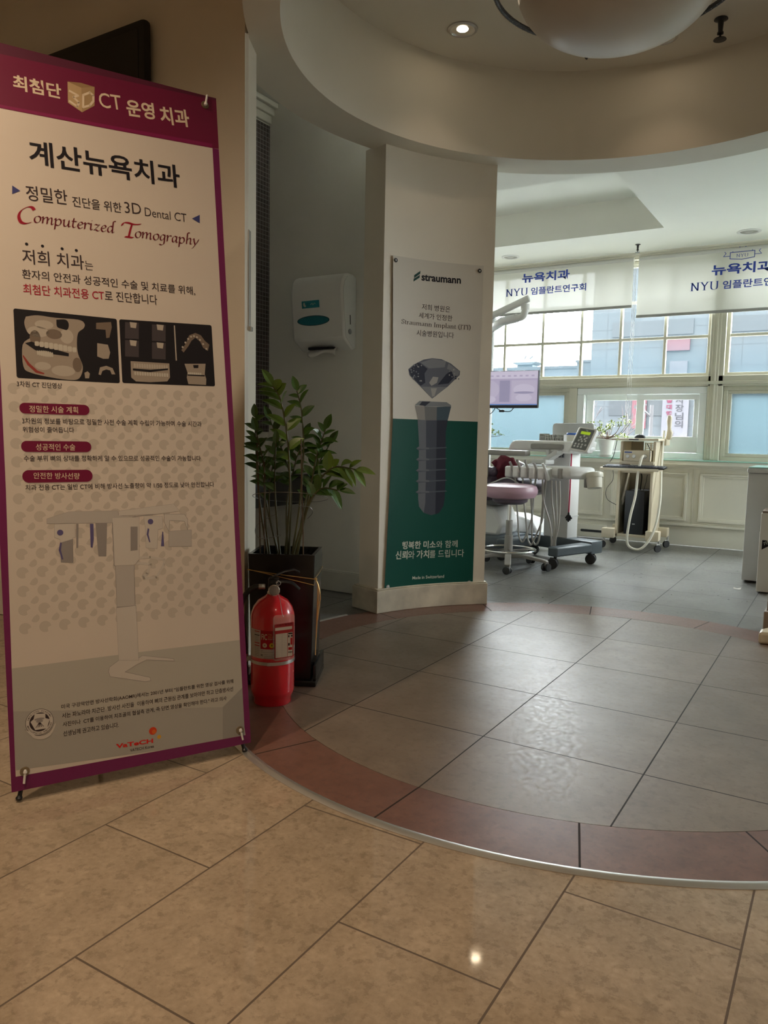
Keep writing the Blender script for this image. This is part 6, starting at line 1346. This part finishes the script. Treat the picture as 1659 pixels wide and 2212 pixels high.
# ================================================================== OUTSIDE THE WINDOWS
pave = mat('street_pavement', (.16, .16, .16), .8, noise=.15, nscale=.5)
q = MB(); q.box((-160, 9, -4.3), (90, 160, -4.2)); struct(q.build('street_ground', pave, smooth=False))
def facade(name, base, line, dx, dz):
    m = bpy.data.materials.new(name); m.use_nodes = True; k = N(m); t = m.node_tree; c = t.nodes.new('ShaderNodeTexCoord').outputs['Object']
    s = t.nodes.new('ShaderNodeSeparateXYZ'); t.links.new(c, s.inputs[0]); g = None
    for o_, d_ in ((0, dx), (2, dz)):
        fr = k.math('FRACT', k.math('DIVIDE', s.outputs[o_], d_)); e = k.math('LESS_THAN', fr, .05/d_); g = e if g is None else k.math('MAXIMUM', g, e)
    n = k.noise(c, .6, 4); col = k.mix(k.rng(n, .35, .65, 0, .3), base, tuple(v*.8 for v in base)); t.links.new(k.mix(g, col, line), t.nodes['Principled BSDF'].inputs['Base Color']); t.nodes['Principled BSDF'].inputs['Roughness'].default_value = .6
    return m
stone = facade('pale_stone_cladding', (0.0244, 0.0319, 0.0361), (0.0147, 0.0193, 0.0223), 1.35, .82)
ob = thing('office_building', 'large pale blue grey stone-clad building across the street', 'building', (0, 34, -4.2))
q = MB(); q.box((-10.1, 0, 0), (26, 14, 26)); q.build('wall', stone, ob, smooth=False)
winm = mat('dark_window_glass', (0.0126, 0.0168, 0.0193), .3)
for z in (6.2, 9.55, 12.6, 15.6):
    for i in range(7):
        x = -9.2+4.4*i; q = MB(); q.box((x, -.04, z), (x+3.3, .02, z+.62)); q.build('window', winm, ob, smooth=False)
q = MB(); q.box((-7.0, -.12, 8.88), (-6.0, .0, 9.40)); q.build('red_sign', mat('sign_red', (0.0504, 0.0147, 0.0210), .5), ob, smooth=False)
q = MB(); q.box((-6.75, -.1, 7.9), (-6.05, .0, 8.45)); q.build('pale_sign', mat('sign_pale', (0.0462, 0.0420, 0.0483), .5), ob, smooth=False)
q = MB(); q.box((-5.35, -.1, 7.9), (-4.7, .0, 8.5)); q.build('pale_sign', mat('sign_pale', (0.0462, 0.0420, 0.0483), .5), ob, smooth=False)
nb = thing('annex_building', 'narrow stair block built onto the left side of the stone-clad building', 'building', (0, 34.5, -4.2)); q = MB(); q.box((-10.88, 0, 0), (-10.12, 10, 8.58)); q.build('wall', stone, nb, smooth=False); q = MB(); q.box((-10.93, -.05, 8.58), (-10.1, 10, 8.68)); q.build('parapet', mat('parapet_grey', (0.0252, 0.0294, 0.0328), .7), nb)
lb = thing('low_building', 'long low pale building beyond the street, left of the stone-clad one', 'building', (0, 42, -4.2)); q = MB(); q.box((-24, 0, 0), (-12.0, 9, 9.0)); q.build('wall', facade('light_cladding', (0.0546, 0.0651, 0.0714), (0.0378, 0.0462, 0.0504), 2.2, 1.1), lb, smooth=False); q = MB(); q.box((-24.1, -.1, 9.0), (-11.9, 9.1, 9.15)); q.build('roof_edge', mat('parapet_grey', (0.0252, 0.0294, 0.0328), .7), lb)
pg = thing('pavilion_tower', 'distant white tower block topped by a roof with upturned eaves', 'building', (-46, 120, -4.2)); q = MB(); q.box((-2.1, -2, 0), (2.2, 2, 16.1)); q.build('wall', mat('far_wall', (0.0588, 0.0672, 0.0714), .8), pg, smooth=False)
q = MB(); q.box((-1.3, -1.2, 16.1), (1.3, 1.2, 16.7)); frustum(q, rc(1.75, 1.75), 17.05, rc(.5, .5), 17.75); q.prism([(-2.15, 17.15), (-1.3, 16.72), (1.3, 16.72), (2.15, 17.15), (1.2, 17.1), (-1.2, 17.1)], -1.7, 1.7, 'xz'); q.tube([(-.6, 0, 17.7), (-.25, 0, 18.3)], .12, 5); q.tube([(.2, 0, 17.7), (.9, 0, 18.2)], .12, 5); q.build('roof', mat('far_roof', (0.0378, 0.0504, 0.0567), .8), pg)
def street_banner(name, lab, x0, x1, z0, z1, colr, chars):
    b = thing(name, lab, 'banner', (0, 33.9, 0)); q = MB(); q.box((x0, -.03, z0), (x1, .03, z1)); sh = q.build('banner_sheet', colr, b, smooth=False)
    P_ = Print(lambda u, v, l: (u, -.03-l, v)); P_.lift = .02
    for ch_, x, z, s_, m_, bo in chars: P_.text(ch_, (x, z), (x+s_, z), s_*.92, m_, bo)
    P_.build('lettering', sh); return b
street_banner('street_banner', 'red vertical banner with white letters on the building across the street', -8.2, -7.6, 1.45, 3.3, mat('banner_red', (0.0588, 0.0084, 0.0139), .6), [('안', -7.98, 2.22, .40, pcol('street_white', (0.0672, 0.0672, 0.0672)), .03), ('세', -7.98, 1.86, .36, pcol('street_white', (0.0672, 0.0672, 0.0672)), .03)])
dk = pcol('street_black', (0.0147, 0.0147, 0.0176)); pk = pcol('street_pink', (0.0672, 0.0105, 0.0252))
street_banner('street_banner', 'white vertical banner with black and pink letters on the building across the street', -6.95, -5.9, .9, 3.4, mat('banner_white', (0.0567, 0.0546, 0.0630), .6), [(c_, -6.42, 2.50-.335*i, .33, dk, .01) for i, c_ in enumerate('사장님의')]+[(c_, -6.78, 2.53-.27*i, .22, pk, .04) for i, c_ in enumerate('을대행')])
q = MB(); q.tube([(-4.35, 20, -4.2), (-4.35, 20, 1.85)], .045, 8); q.tube([(-4.35, 20, 1.55), (-4.62, 19.9, 1.80)], .03, 6); q.box((-4.75, 19.85, 1.76), (-4.58, 19.95, 1.84)); tag(q.build('street_lamp', mat('lamp_post_grey', (0.0252, 0.0239, 0.0252), .5)), 'grey street lamp post with a short side arm, seen through the sliding window', 'street lamp')
bark = mat('bare_bark', (0.0315, 0.0252, 0.0252), .8)
def bare_tree(x, y, h, lab, seed):
    random.seed(seed); q = MB()
    def grow(p, d, L, r, n_):
        e = p+d*L; q.tube([p, (p+e)/2+Vector((random.uniform(-.05, .05), 0, 0))*L, e], r, 5, r1=r*.7)
        if n_ == 0: return
        for _ in range(3):
            nd = (d+Vector((random.uniform(-.75, .75), random.uniform(-.5, .5), random.uniform(-.1, .5)))).normalized(); grow(e, nd, L*random.uniform(.55, .8), r*.62, n_-1)
    grow(Vector((0, 0, 0)), Vector((0, 0, 1)), h*.36, .09, 5)
    return tag(q.build('bare_tree', bark, loc=(x, y, -4.2)), lab, 'tree')
bare_tree(-3.9, 22, 5.6, 'bare street tree behind the right pane of the sliding window', 4)
bare_tree(-6.3, 23, 6.2, 'bare street tree behind the small plant on the ledge', 9)
bare_tree(-10.5, 24, 7.4, 'bare street tree behind the frosted pane beside the dental cart', 15)
